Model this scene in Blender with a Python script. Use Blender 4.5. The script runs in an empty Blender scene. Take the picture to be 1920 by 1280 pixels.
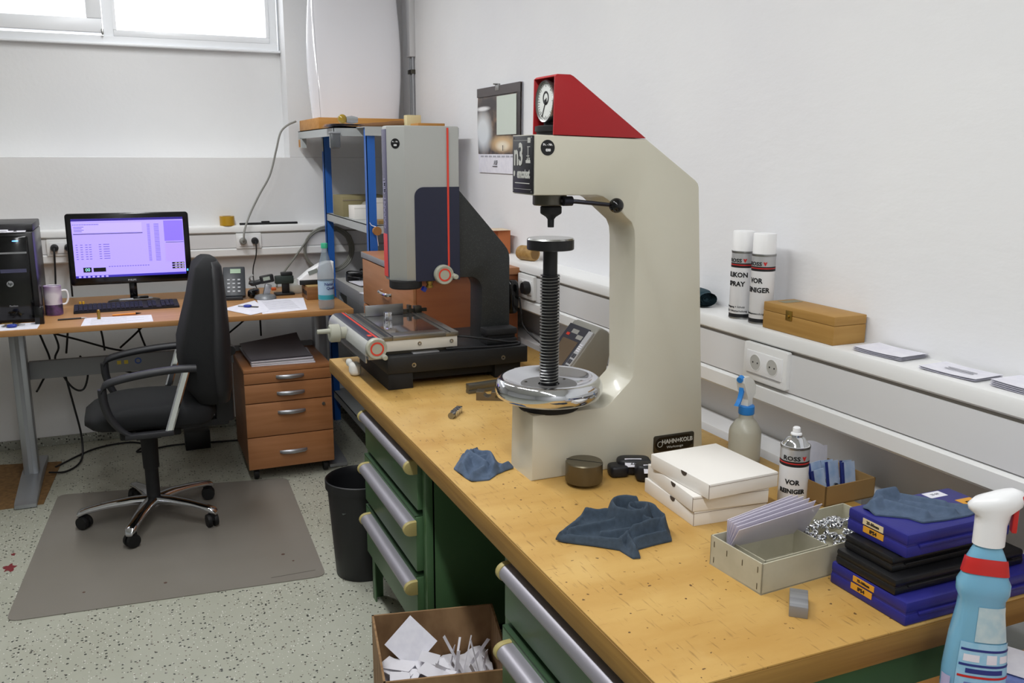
import bpy, bmesh, math, random
from mathutils import Matrix, Vector, noise

random.seed(7)
S = bpy.context.scene
COL = S.collection
PI = math.pi

# ------------------------------------------------------------------ camera
YAW, PITCH, ROLL = math.radians(23.3314), math.radians(11.894), math.radians(0.195)
EYE = Vector((0, 0, 1.70))
cam_d = bpy.data.cameras.new('camera')
cam = bpy.data.objects.new('camera', cam_d)
COL.objects.link(cam)
S.camera = cam
_f = Vector((math.sin(YAW) * math.cos(PITCH), math.cos(YAW) * math.cos(PITCH), -math.sin(PITCH)))
_r = Vector((math.cos(YAW), -math.sin(YAW), 0))
_u = _r.cross(_f)
_r2 = _r * math.cos(ROLL) + _u * math.sin(ROLL)
_u2 = -_r * math.sin(ROLL) + _u * math.cos(ROLL)
cam.matrix_world = Matrix(((_r2.x, _u2.x, -_f.x, EYE.x), (_r2.y, _u2.y, -_f.y, EYE.y), (_r2.z, _u2.z, -_f.z, EYE.z), (0, 0, 0, 1)))
cam_d.sensor_width = 36
cam_d.lens = 1655.4 / 1920 * 36
cam_d.clip_start = 0.05

# ------------------------------------------------------------------ world, exposure
W = bpy.data.worlds.new('world')
S.world = W
W.use_nodes = True
bg = W.node_tree.nodes['Background']
bg.inputs[0].default_value = (0.93, 0.96, 1.0, 1)
bg.inputs[1].default_value = 3.0
S.view_settings.view_transform = 'Standard'
S.view_settings.look = 'None'
S.view_settings.gamma = 1
S.view_settings.use_curve_mapping = False
S.view_settings.exposure = 0.0
LAMP_POWER = 27.0

# ------------------------------------------------------------------ materials
def lin(h):
    h = h.lstrip('#')
    o = []
    for i in (0, 2, 4):
        c = int(h[i:i + 2], 16) / 255
        o.append(c / 12.92 if c <= .04045 else ((c + .055) / 1.055) ** 2.4)
    return (o[0], o[1], o[2], 1)

MATS = {}
def M(name, col, rough=.5, metal=0, var=None, bump=None, trans=0, alpha=1, emit=None, coat=0, spec=.5, ior=1.45):
    if name in MATS:
        return MATS[name]
    m = bpy.data.materials.new(name)
    m.use_nodes = True
    nt = m.node_tree
    b = nt.nodes['Principled BSDF']
    b.inputs['Base Color'].default_value = lin(col)
    b.inputs['Roughness'].default_value = rough
    b.inputs['Metallic'].default_value = metal
    b.inputs['Specular IOR Level'].default_value = spec
    b.inputs['Transmission Weight'].default_value = trans
    b.inputs['Alpha'].default_value = alpha
    b.inputs['IOR'].default_value = ior
    b.inputs['Coat Weight'].default_value = coat
    b.inputs['Coat Roughness'].default_value = .08
    if emit:
        b.inputs['Emission Color'].default_value = lin(emit[0])
        b.inputs['Emission Strength'].default_value = emit[1]
    tc = nt.nodes.new('ShaderNodeTexCoord')
    if var:      # (scale or (sx,sy,sz), second colour, detail)
        mp = nt.nodes.new('ShaderNodeMapping')
        sc = var[0]
        mp.inputs['Scale'].default_value = sc if isinstance(sc, tuple) else (sc, sc, sc)
        n = nt.nodes.new('ShaderNodeTexNoise')
        n.inputs['Scale'].default_value = 1
        n.inputs['Detail'].default_value = var[2] if len(var) > 2 else 4
        r = nt.nodes.new('ShaderNodeValToRGB')
        r.color_ramp.elements[0].position = .35
        r.color_ramp.elements[1].position = .65
        r.color_ramp.elements[0].color = lin(col)
        r.color_ramp.elements[1].color = lin(var[1])
        nt.links.new(tc.outputs['Object'], mp.inputs[0])
        nt.links.new(mp.outputs[0], n.inputs['Vector'])
        nt.links.new(n.outputs[0], r.inputs[0])
        nt.links.new(r.outputs[0], b.inputs['Base Color'])
    if bump:     # (scale, strength)
        mp = nt.nodes.new('ShaderNodeMapping')
        sc = bump[0]
        mp.inputs['Scale'].default_value = sc if isinstance(sc, tuple) else (sc, sc, sc)
        n = nt.nodes.new('ShaderNodeTexNoise')
        n.inputs['Scale'].default_value = 1
        n.inputs['Detail'].default_value = 5
        bp = nt.nodes.new('ShaderNodeBump')
        bp.inputs['Strength'].default_value = bump[1]
        bp.inputs['Distance'].default_value = .01
        nt.links.new(tc.outputs['Object'], mp.inputs[0])
        nt.links.new(mp.outputs[0], n.inputs['Vector'])
        nt.links.new(n.outputs[0], bp.inputs['Height'])
        nt.links.new(bp.outputs[0], b.inputs['Normal'])
    MATS[name] = m
    return m

def speckle(m, size, layers):
    """chips: list of (colour, threshold of the random value, distance) mixed over the base colour"""
    nt = m.node_tree
    b = nt.nodes['Principled BSDF']
    tc = nt.nodes.new('ShaderNodeTexCoord')
    src = b.inputs['Base Color'].links[0].from_socket if b.inputs['Base Color'].links else None
    for i, (col, lo, dist) in enumerate(layers):
        v = nt.nodes.new('ShaderNodeTexVoronoi')
        v.inputs['Scale'].default_value = size * (1 + .37 * i)
        nz = nt.nodes.new('ShaderNodeTexNoise')
        nz.inputs['Scale'].default_value = size * 1.3
        mx0 = nt.nodes.new('ShaderNodeVectorMath')
        mx0.operation = 'MULTIPLY_ADD'
        mx0.inputs[1].default_value = (.6 / size,) * 3
        nt.links.new(tc.outputs['Object'], nz.inputs['Vector'])
        nt.links.new(nz.outputs['Color'], mx0.inputs[0])
        nt.links.new(tc.outputs['Object'], mx0.inputs[2])
        nt.links.new(mx0.outputs[0], v.inputs['Vector'])
        sp = nt.nodes.new('ShaderNodeSeparateColor')
        nt.links.new(v.outputs['Color'], sp.inputs[0])
        a = nt.nodes.new('ShaderNodeMath'); a.operation = 'GREATER_THAN'; a.inputs[1].default_value = lo
        c = nt.nodes.new('ShaderNodeMath'); c.operation = 'LESS_THAN'; c.inputs[1].default_value = dist
        d = nt.nodes.new('ShaderNodeMath'); d.operation = 'MULTIPLY'
        nt.links.new(sp.outputs[0], a.inputs[0])
        nt.links.new(v.outputs['Distance'], c.inputs[0])
        nt.links.new(a.outputs[0], d.inputs[0]); nt.links.new(c.outputs[0], d.inputs[1])
        mx = nt.nodes.new('ShaderNodeMix'); mx.data_type = 'RGBA'
        nt.links.new(d.outputs[0], mx.inputs[0])
        if src: nt.links.new(src, mx.inputs[6])
        else: mx.inputs[6].default_value = b.inputs['Base Color'].default_value
        mx.inputs[7].default_value = lin(col)
        src = mx.outputs[2]
    nt.links.new(src, b.inputs['Base Color'])
    return m

wall_m = M('white_plaster', 'E9E9E9', .85, var=(1.3, 'E3E3E4'), bump=(38, .10))
wall_r = M('white_plaster_rough', 'E9E9EA', .8, var=(1.1, 'E2E2E5'), bump=((30, 18, 40), .10))
ceil_m = M('ceiling_white', 'E6E6E3', .9, bump=(30, .05))
floor_m = speckle(M('speckled_floor', 'B0B1A3', .42, var=(2.2, 'A7A899')), 75,
                  [('33352F', .80, .34), ('6B5F54', .88, .30), ('E6E6E0', .86, .26)])
pvc = M('white_plastic', 'E9E9E8', .35)
pvc2 = M('white_plastic_cover', 'DEDEDF', .4)
frame_w = M('window_white', 'EDEFF2', .35)
black = M('black_plastic', '141416', .42)
blackg = M('black_gloss', '0B0B0D', .12)
blackm = M('black_matt', '18181A', .7)
chrome = M('chrome', 'D8DADF', .07, 1)
steel = M('brushed_steel', '9A9A98', .32, 1)
dsteel = M('dark_steel', '5C5951', .38, 1)
alu = M('aluminium', 'A6A7AB', .38, .85)
greymetal = M('grey_painted_metal', '8F9296', .45)
rackgrey = M('rack_grey', 'AEB2B2', .45)
blue_m = M('rack_blue', '1F5FB4', .4)
paper = M('paper', 'E9E8F0', .8, var=(40, 'E1E0EA'))
lavp = M('thin_film', 'E4DFEC', .15, alpha=.72)
carton = M('brown_cardboard', '9A7A56', .85, var=((8, 60, 8), '7E5F40'))
kraft = M('kraft_board', '9B7C4E', .8)
greyboard = M('grey_board', 'BCB7A2', .75, var=(20, 'B2AD98'))
brass = M('brass', 'A88A45', .35, 1)
inkm = M('ink_black', '16161A', .6)
inkg = M('ink_grey', '8C8C92', .7)
white_s = M('white_satin', 'EFEFF0', .3)
red_m = M('red_print', 'C22A28', .4)
orange_red = M('red_stripe', 'D5402F', .4)
rubber = M('black_rubber', '101011', .6)
cable_m = M('black_cable', '17171A', .5)
gcable_m = M('grey_cable', '8D8D88', .5)

# ------------------------------------------------------------------ mesh helpers
ROOT = {}

class MB:
    def __init__(s):
        s.v = []; s.f = []
    def add(s, vs, fs):
        o = len(s.v)
        s.v += [Vector(v) for v in vs]
        s.f += [[i + o for i in f] for f in fs]
        return s
    def _bm(s, bm):
        bm.verts.index_update()
        s.add([v.co.copy() for v in bm.verts], [[v.index for v in f.verts] for f in bm.faces])
        bm.free()
        return s
    def xf(s, mtx, start=0):
        for i in range(start, len(s.v)):
            s.v[i] = mtx @ s.v[i]
        return s
    def box(s, x0, x1, y0, y1, z0, z1, bev=0, seg=2):
        bm = bmesh.new()
        vs = [bm.verts.new(p) for p in ((x0, y0, z0), (x1, y0, z0), (x1, y1, z0), (x0, y1, z0), (x0, y0, z1), (x1, y0, z1), (x1, y1, z1), (x0, y1, z1))]
        for f in ((3, 2, 1, 0), (4, 5, 6, 7), (0, 1, 5, 4), (1, 2, 6, 5), (2, 3, 7, 6), (3, 0, 4, 7)):
            bm.faces.new([vs[i] for i in f])
        if bev:
            bmesh.ops.bevel(bm, geom=bm.edges[:], offset=bev, segments=seg, affect='EDGES', profile=.5)
        return s._bm(bm)
    def cbox(s, c, d, rz=0, bev=0, ry=0, rx=0):
        n = len(s.v)
        s.box(-d[0] / 2, d[0] / 2, -d[1] / 2, d[1] / 2, -d[2] / 2, d[2] / 2, bev)
        return s.xf(Matrix.Translation(c) @ Matrix.Rotation(rz, 4, 'Z') @ Matrix.Rotation(ry, 4, 'Y') @ Matrix.Rotation(rx, 4, 'X'), n)
    def prism(s, pts, axis, a, b, bev=0, seg=2):
        def P(u, v, w):
            return {'x': (w, u, v), 'y': (u, w, v), 'z': (u, v, w)}[axis]
        bm = bmesh.new()
        A = [bm.verts.new(P(u, v, a)) for u, v in pts]
        Bv = [bm.verts.new(P(u, v, b)) for u, v in pts]
        n = len(pts)
        bm.faces.new(A); bm.faces.new(Bv[::-1])
        for i in range(n):
            j = (i + 1) % n
            bm.faces.new((A[j], A[i], Bv[i], Bv[j]))
        bmesh.ops.recalc_face_normals(bm, faces=bm.faces[:])
        if bev:
            bm.faces.ensure_lookup_table()
            caps = (bm.faces[0], bm.faces[1])
            es = [e for e in bm.edges if any(f in caps for f in e.link_faces)]
            bmesh.ops.bevel(bm, geom=es, offset=bev, segments=seg, affect='EDGES', profile=.5)
        return s._bm(bm)
    def lathe(s, prof, c=(0, 0, 0), axis='z', seg=32, sx=1, sy=1, closed=False):
        vs = []; fs = []
        rings = []
        for r, h in prof:
            if r < 1e-6:
                rings.append([len(vs)]); vs.append(Vector((0, 0, h)))
            else:
                rings.append(list(range(len(vs), len(vs) + seg)))
                vs += [Vector((r * sx * math.cos(2 * PI * k / seg), r * sy * math.sin(2 * PI * k / seg), h)) for k in range(seg)]
        for a, b in zip(rings, rings[1:]):
            for k in range(seg):
                k2 = (k + 1) % seg
                if len(a) == 1 and len(b) == 1: continue
                if len(a) == 1: fs.append([a[0], b[k], b[k2]])
                elif len(b) == 1: fs.append([a[k2], b[0], a[k]])
                else: fs.append([a[k], a[k2], b[k2], b[k]])
        if closed:
            a, b = rings[-1], rings[0]
            fs += [[a[k], a[(k + 1) % seg], b[(k + 1) % seg], b[k]] for k in range(seg)]
        else:
            if len(rings[0]) > 1: fs.append(rings[0][::-1])
            if len(rings[-1]) > 1: fs.append(rings[-1])
        R = {'z': Matrix.Identity(3), 'x': Matrix(((0, 0, 1), (1, 0, 0), (0, 1, 0))), 'y': Matrix(((0, 1, 0), (0, 0, 1), (1, 0, 0)))}[axis]
        return s.add([R @ v + Vector(c) for v in vs], fs)
    def loft(s, rings, cap=True):
        n = len(rings[0]); vs = [p for r in rings for p in r]; fs = []
        for i in range(len(rings) - 1):
            for k in range(n):
                k2 = (k + 1) % n
                fs.append([i * n + k, i * n + k2, (i + 1) * n + k2, (i + 1) * n + k])
        if cap:
            fs.append(list(range(n))[::-1]); fs.append([(len(rings) - 1) * n + k for k in range(n)])
        return s.add(vs, fs)
    def tube(s, pts, r, seg=8, smooth=0):
        pts = [Vector(p) for p in pts]
        if smooth:
            pts = spline(pts, smooth)
        rr = r if isinstance(r, (list, tuple)) else None
        rings = []; up = None
        for i, p in enumerate(pts):
            d = (pts[min(i + 1, len(pts) - 1)] - pts[max(i - 1, 0)]).normalized()
            if up is None:
                up = Vector((0, 0, 1)) if abs(d.z) < .9 else Vector((1, 0, 0))
            x = up.cross(d)
            if x.length < 1e-4: x = Vector((1, 0, 0)).cross(d)
            x.normalize(); y = d.cross(x); up = y
            q = rr[min(len(rr) - 1, int(i * len(rr) / len(pts)))] if rr else r
            rings.append([p + x * q * math.cos(2 * PI * k / seg) + y * q * math.sin(2 * PI * k / seg) for k in range(seg)])
        return s.loft(rings)
    def grid(s, fn, nu, nv):
        vs = [fn(i / nu, j / nv) for j in range(nv + 1) for i in range(nu + 1)]
        fs = [[j * (nu + 1) + i, j * (nu + 1) + i + 1, (j + 1) * (nu + 1) + i + 1, (j + 1) * (nu + 1) + i] for j in range(nv) for i in range(nu)]
        return s.add(vs, fs)
    def super(s, c, d, e1=.5, e2=.5, nu=24, nv=14):
        sp = lambda x, e: math.copysign(abs(x) ** e, x)
        rings = []
        for j in range(nv + 1):
            v = -PI / 2 + PI * (j + .02) / (nv + .04)
            rings.append([Vector((c[0] + d[0] * sp(math.cos(v), e1) * sp(math.cos(2 * PI * k / nu), e2), c[1] + d[1] * sp(math.cos(v), e1) * sp(math.sin(2 * PI * k / nu), e2), c[2] + d[2] * sp(math.sin(v), e1))) for k in range(nu)])
        return s.loft(rings)
    def build(s, name, mat, parent=None, local=False, smooth=35, fixn=True):
        me = bpy.data.meshes.new(name)
        vs = s.v
        if parent is not None and not local:
            inv = ROOT[parent.name].inverted()
            vs = [inv @ v for v in vs]
        me.from_pydata([tuple(v) for v in vs], [], s.f)
        if fixn:
            bm = bmesh.new(); bm.from_mesh(me)
            bmesh.ops.recalc_face_normals(bm, faces=bm.faces[:])
            bm.to_mesh(me); bm.free()
        me.materials.append(mat)
        if smooth:
            me.shade_smooth()
            me.set_sharp_from_angle(angle=math.radians(smooth))
        me.update()
        o = bpy.data.objects.new(name, me)
        COL.objects.link(o)
        if parent is not None:
            o.parent = parent
            ROOT[o.name] = ROOT[parent.name]
        else:
            ROOT[o.name] = Matrix.Identity(4)
        return o

def spline(pts, n):
    out = []
    P = [pts[0]] + list(pts) + [pts[-1]]
    for i in range(1, len(P) - 2):
        for k in range(n):
            t = k / n
            a, b, c, d = P[i - 1], P[i], P[i + 1], P[i + 2]
            out.append(.5 * ((2 * b) + (c - a) * t + (2 * a - 5 * b + 4 * c - d) * t * t + (3 * b - a - 3 * c + d) * t ** 3))
    out.append(P[-2])
    return out

def tag(o, label, cat, group=None):
    o['label'] = label; o['category'] = cat
    if group: o['group'] = group
    return o

def thing(name, label, cat, loc=(0, 0, 0), rz=0, group=None):
    o = bpy.data.objects.new(name, None)
    COL.objects.link(o)
    o.location = loc; o.rotation_euler = (0, 0, rz)
    o.empty_display_size = .05
    ROOT[o.name] = Matrix.Translation(loc) @ Matrix.Rotation(rz, 4, 'Z')
    return tag(o, label, cat, group)

def origin(o, loc):
    """put a one-mesh thing's origin at its base"""
    o.data.transform(Matrix.Translation(-Vector(loc)))
    o.location = loc
    ROOT[o.name] = Matrix.Translation(loc)
    return o

def struct(o):
    o['kind'] = 'structure'
    return o

def one(mb, name, mat, label, cat, loc=None, group=None, **k):
    o = mb.build(name, mat, **k)
    if loc: origin(o, loc)
    return tag(o, label, cat, group)

def text(s, size, o, u, v, mat, parent, name='lettering', align='CENTER', bold=0, sx=1, ext=.0004, wrap=None, local=False):
    cu = bpy.data.curves.new(name, 'FONT')
    cu.body = s; cu.size = size; cu.align_x = align; cu.align_y = 'CENTER'; cu.extrude = ext; cu.offset = bold
    cu.resolution_u = 2
    tmp = bpy.data.objects.new('tmp', cu)
    me = bpy.data.meshes.new_from_object(tmp)
    bpy.data.objects.remove(tmp); bpy.data.curves.remove(cu)
    inv = Matrix.Identity(4) if local else ROOT[parent.name].inverted()
    if wrap:          # (centre, radius, angle)
        c, r, ph = wrap
        for vt in me.vertices:
            x, y, z = vt.co
            a = ph + x * sx / r
            vt.co = inv @ Vector((c[0] + (r + z + ext) * math.cos(a), c[1] + (r + z + ext) * math.sin(a), c[2] + y))
    else:
        u = Vector(u).normalized(); v = Vector(v).normalized(); n = u.cross(v)
        for vt in me.vertices:
            x, y, z = vt.co
            vt.co = inv @ (Vector(o) + u * x * sx + v * y + n * (z + ext * .5))
    me.materials.append(mat)
    ob = bpy.data.objects.new(name, me)
    COL.objects.link(ob); ob.parent = parent; ROOT[ob.name] = ROOT[parent.name]
    return ob

def ringpts(c, r, ry=None, n=24, e=1.0, ph=0):
    ry = r if ry is None else ry
    sp = lambda x: math.copysign(abs(x) ** e, x)
    return [Vector((c[0] + r * sp(math.cos(2 * PI * k / n + ph)), c[1] + ry * sp(math.sin(2 * PI * k / n + ph)), c[2])) for k in range(n)]

def rrect(x0, x1, y0, y1, r, n=5):
    o = []
    for cx, cy, a in ((x1 - r, y1 - r, 0), (x0 + r, y1 - r, 90), (x0 + r, y0 + r, 180), (x1 - r, y0 + r, 270)):
        for k in range(n + 1):
            t = math.radians(a + 90 * k / n)
            o.append((cx + r * math.cos(t), cy + r * math.sin(t)))
    return o

def cloth(outline, centre, z0, hfun, name, mat, label, nr=26, na=96, loc=None, thick=.0025):
    """a crumpled cloth: polar sheet inside an outline, closed underneath"""
    n = len(outline); C = Vector((centre[0], centre[1]))
    pts = [Vector((p[0], p[1])) for p in outline]
    acc = [0]
    for i in range(n): acc.append(acc[-1] + (pts[(i + 1) % n] - pts[i]).length)
    def at(t):
        d = t * acc[-1]
        for i in range(n):
            if d <= acc[i + 1]:
                q = (d - acc[i]) / (acc[i + 1] - acc[i] + 1e-9)
                return pts[i].lerp(pts[(i + 1) % n], q)
        return pts[0]
    rim = [at(k / na) for k in range(na)]
    top = []; bot = []
    for j in range(nr + 1):
        q = (j + .35) / (nr + .35)
        rt = []; rb = []
        for k in range(na):
            p = C.lerp(rim[k], q)
            h = max(.0005, hfun(p.x, p.y, q))
            rt.append(Vector((p.x, p.y, z0 + h + thick)))
            rb.append(Vector((p.x, p.y, z0 + max(.0002, h * .97 - thick * .3))))
        top.append(rt); bot.append(rb)
    mb = MB().loft(top + bot[::-1])
    o = mb.build(name, mat, smooth=60)
    if loc: origin(o, loc)
    return tag(o, label, 'cloth')

def nz(x, y, z=0, s=1):
    return noise.noise(Vector((x * s, y * s, z)))

# ================================================================== SETTING
XR, YB, YR, ZC = 1.69, 5.70, 5.90, 3.10
XL, YF = -5.2, -2.6
struct(MB().box(XL, XR, YF, YB, -.06, 0).build('floor', floor_m, smooth=0))
struct(MB().box(XL, XR, YF, YB, ZC, ZC + .1).build('ceiling', ceil_m, smooth=0))
struct(MB().box(XR, XR + .15, YF, YB + .3, -.06, ZC + .1).build('wall_right', wall_r, smooth=0))
struct(MB().box(XL - .15, XL, YF, YB + .3, -.06, ZC + .1).build('wall_left', wall_m, smooth=0))
struct(MB().box(XL - .15, XR + .15, YF - .15, YF, -.06, ZC + .1).build('wall_front', wall_m, smooth=0))
ZS, XW0, XW1, ZW1 = 1.685, -2.0, .935, 2.98      # recess sill, window opening
wb = MB()
wb.box(XL, XR, YB, YR + .12, -.06, ZS, .004)
wb.box(.95, XR, YB, YR + .12, ZS, ZC + .1)
wb.box(XL, XW0 - .02, YB, YR + .12, ZS, ZC + .1)
wb.box(XW0 - .02, .95, YR, YR + .12, ZS, 2.33)
wb.box(XW0 - .02, .95, YR, YR + .12, ZW1, ZC + .1)
struct(wb.build('wall_back', wall_m, smooth=0))
base_m = speckle(M('skirting_chips', '8F9086', .6), 75, [('3A3A36', .7, .4), ('C8C8C0', .8, .35)])
struct(MB().box(XL, 1.5, YB - .014, YB, 0, .055, .003).build('baseboard_back', base_m))
struct(MB().box(1.590, XR, 1.62, 4.4, 0, .893, .004).build('trim_1', wall_r))

# window: fixed frame, opening sash on the left, fixed light on the right
win = struct(MB().box(XW0, XW1, YR - .03, YR + .06, 2.33, 2.372, .003).box(XW0, XW1, YR - .02, YR + .06, ZW1 - .05, ZW1)
             .box(XW1 - .05, XW1, YR - .02, YR + .06, 2.372, ZW1 - .05).box(XW0, XW0 + .05, YR - .02, YR + .06, 2.372, ZW1 - .05)
             .box(-.052, .002, YR - .02, YR + .06, 2.372, ZW1 - .05).build('window_1', frame_w, smooth=0))
MB().box(-.99, -.055, YR - .055, YR + .01, 2.385, 2.462, .006).box(-.135, -.055, YR - .055, YR + .01, 2.462, 2.93, .006).box(-.99, -.91, YR - .055, YR + .01, 2.462, 2.93, .006).box(-.99, -.055, YR - .055, YR + .01, 2.86, 2.93, .006).build('sash', frame_w, win)
MB().box(-1.99, -1.0, YR - .055, YR + .01, 2.385, 2.462, .006).box(-1.08, -1.0, YR - .055, YR + .01, 2.462, 2.93, .006).box(-1.99, -1.0, YR - .055, YR + .01, 2.86, 2.93, .006).build('sash', frame_w, win)
MB().box(.002, .886, YR - .03, YR + .02, 2.372, 2.408, .004).box(.868, .886, YR - .03, YR + .02, 2.408, 2.93).box(.002, .02, YR - .03, YR + .02, 2.408, 2.93).build('glazing_bead', frame_w, win)
MB().box(-.062, -.05, YR - .066, YR - .03, 2.375, 2.405, .002).build('hinge', steel, win)
MB().box(XW0 - .02, .948, YR - .05, YR, 2.318, 2.332, .004).build('sill_lip', frame_w, win)
gm = bpy.data.materials.new('window_glass'); gm.use_nodes = True
gt = gm.node_tree; gt.nodes.remove(gt.nodes['Principled BSDF'])
_mx = gt.nodes.new('ShaderNodeMixShader'); _mx.inputs[0].default_value = .06
_tr = gt.nodes.new('ShaderNodeBsdfTransparent'); _gl = gt.nodes.new('ShaderNodeBsdfGlossy'); _gl.inputs['Roughness'].default_value = .02
gt.links.new(_tr.outputs[0], _mx.inputs[1]); gt.links.new(_gl.outputs[0], _mx.inputs[2]); gt.links.new(_mx.outputs[0], gt.nodes['Material Output'].inputs[0])
for x0, x1 in ((.02, .868), (-.91, -.135), (-1.99, -1.08)):
    MB().box(x0, x1, YR - .012, YR - .006, 2.408 if x0 > 0 else 2.462, 2.93).build('pane', gm, win, smooth=0)

# ceiling luminaires: two rows of long tube fittings
lamp_e = M('tube_diffuser', 'FFFFFF', .5, emit=('FFFDF8', 6))
for i, (lx, ly) in enumerate([(x, y) for x in (.10,) for y in (-1.4, .5, 2.4, 4.3)]):
    t = thing('ceiling_light', 'long white fluorescent tube fitting on the ceiling', 'ceiling light', (lx, ly, ZC - .09), 0, 'tube fittings on the ceiling')
    MB().box(-.09, .09, -.75, .75, .03, .09, .006).build('housing', white_s, t, local=True)
    MB().lathe([(.0, -.74), (.02, -.74), (.02, .74), (0, .74)], (0, 0, .012), 'y', 14).build('tube', lamp_e, t, local=True)
    ld = bpy.data.lights.new('tube_light', 'AREA'); ld.shape = 'RECTANGLE'; ld.size = .12; ld.size_y = 1.45; ld.energy = LAMP_POWER; ld.color = (.965, .985, 1)
    lo = bpy.data.objects.new('tube_light', ld); COL.objects.link(lo); lo.parent = t; lo.location = (0, 0, -.012)

# wall trunking: right wall (x front 1.57) and back wall (y front 5.62)
def trunk(name, a, b, z0, z1, face, wall, axis):
    P = [(wall, z0), (face + .004, z0), (face, z0 + .006), (face, z0 + .042), (face + .005, z0 + .047), (face + .014, z0 + .05), (face + .014, z1 - .046),
         (face + .006, z1 - .043), (face, z1 - .038), (face, z1 - .012), (face + .004, z1 - .004), (face + .013, z1), (wall, z1)]
    t = struct(MB().prism(P, axis, a, b).build(name, pvc, smooth=30))
    c = MB()
    if axis == 'y': c.box(face + .006, face + .02, a, b, z0 + .053, z1 - .053)
    else: c.box(a, b, face + .006, face + .02, z0 + .053, z1 - .053)
    c.build('cover', pvc2, t, smooth=0)
    g = MB()
    if axis == 'y': g.box(face + .0125, face + .02, a, b, z1 - .0535, z1 - .045)
    else: g.box(a, b, face + .0125, face + .02, z1 - .0535, z1 - .045)
    g.build('joint', M('joint_shadow_grey', '8A847C', .8), t, smooth=0)
    return t
trunk('trim_2', -1.2, 5.60, 1.032, 1.24, 1.57, XR, 'y')
trunk('trim_3', -3.0, XR - .12, 1.09, 1.277, 5.62, YB, 'x')

# ================================================================== WORKBENCH
HB = .88
bench_m = M('worn_beech', 'C6A05C', .5, var=((2.5, 9, 3), 'B58B46', 7), bump=(60, .06))
speckle(bench_m, 55, [('5E4020', .88, .17), ('7C5828', .80, .14)])
def wear(m):
    nt = m.node_tree; b = nt.nodes['Principled BSDF']
    src = b.inputs['Base Color'].links[0].from_socket
    tc = nt.nodes.new('ShaderNodeTexCoord')
    for rot, sc, lo, hi, col, amt in ((0, (4, 2.2, 4), .48, .72, 'D9BC80', .55), (math.radians(28), (150, 16, 40), .62, .72, '6E4E24', .55), (math.radians(-15), (20, 130, 40), .66, .74, '7A5528', .45), (0, (1.3, 1.0, 1), .5, .7, 'A97F3E', .35)):
        mp = nt.nodes.new('ShaderNodeMapping'); mp.inputs['Scale'].default_value = sc; mp.inputs['Rotation'].default_value = (0, 0, rot)
        n = nt.nodes.new('ShaderNodeTexNoise'); n.inputs['Scale'].default_value = 1; n.inputs['Detail'].default_value = 5
        mr = nt.nodes.new('ShaderNodeMapRange'); mr.inputs['From Min'].default_value = lo; mr.inputs['From Max'].default_value = hi; mr.inputs['To Max'].default_value = amt
        mx = nt.nodes.new('ShaderNodeMix'); mx.data_type = 'RGBA'; mx.inputs[7].default_value = lin(col)
        nt.links.new(tc.outputs['Object'], mp.inputs[0]); nt.links.new(mp.outputs[0], n.inputs['Vector']); nt.links.new(n.outputs[0], mr.inputs['Value'])
        nt.links.new(mr.outputs[0], mx.inputs[0]); nt.links.new(src, mx.inputs[6]); src = mx.outputs[2]
    nt.links.new(src, b.inputs['Base Color'])
wear(bench_m)
edge_m = M('beech_edge', '9C7638', .6, var=((2, 3, 60), '84602C', 5))
green = M('green_enamel', '4A6B47', .38, var=(3, '446341'))
green_d = M('green_enamel_inner', '2A452A', .6)
hand_m = M('handle_aluminium', '9B98A0', .42, .55)
cap_m = M('beige_cap', 'A89A62', .5)
X0b, X1b, Y0b, Y1b = .71, 1.568, 1.035, 3.545
t = thing('workbench_top', 'long worn yellow-brown wooden workbench top running along the wall', 'workbench', ((X0b + X1b) / 2, (Y0b + Y1b) / 2, .825))
MB().box(X0b + .0015, X1b, Y0b + .0015, Y1b, .8755, HB, .0015).build('top_surface', bench_m, t)
MB().box(X0b, X1b, Y0b, Y1b, .825, .8754, .001).build('edge_band', edge_m, t)
t = thing('bench_leg_frame', 'dark grey steel leg frame under the far end of the workbench', 'leg frame', (1.15, 3.47, 0))
dgm = M('slate_steel', '474C52', .5)
MB().box(.985, 1.035, 3.455, 3.515, 0, .825, .003).build('leg', dgm, t)
MB().box(1.45, 1.50, 3.455, 3.515, 0, .825, .003).build('leg', dgm, t)
for r0 in (.15, .775):
    MB().box(1.035, 1.45, 3.465, 3.505, r0, r0 + .05, .003).build('crossbar', dgm, t)

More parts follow.
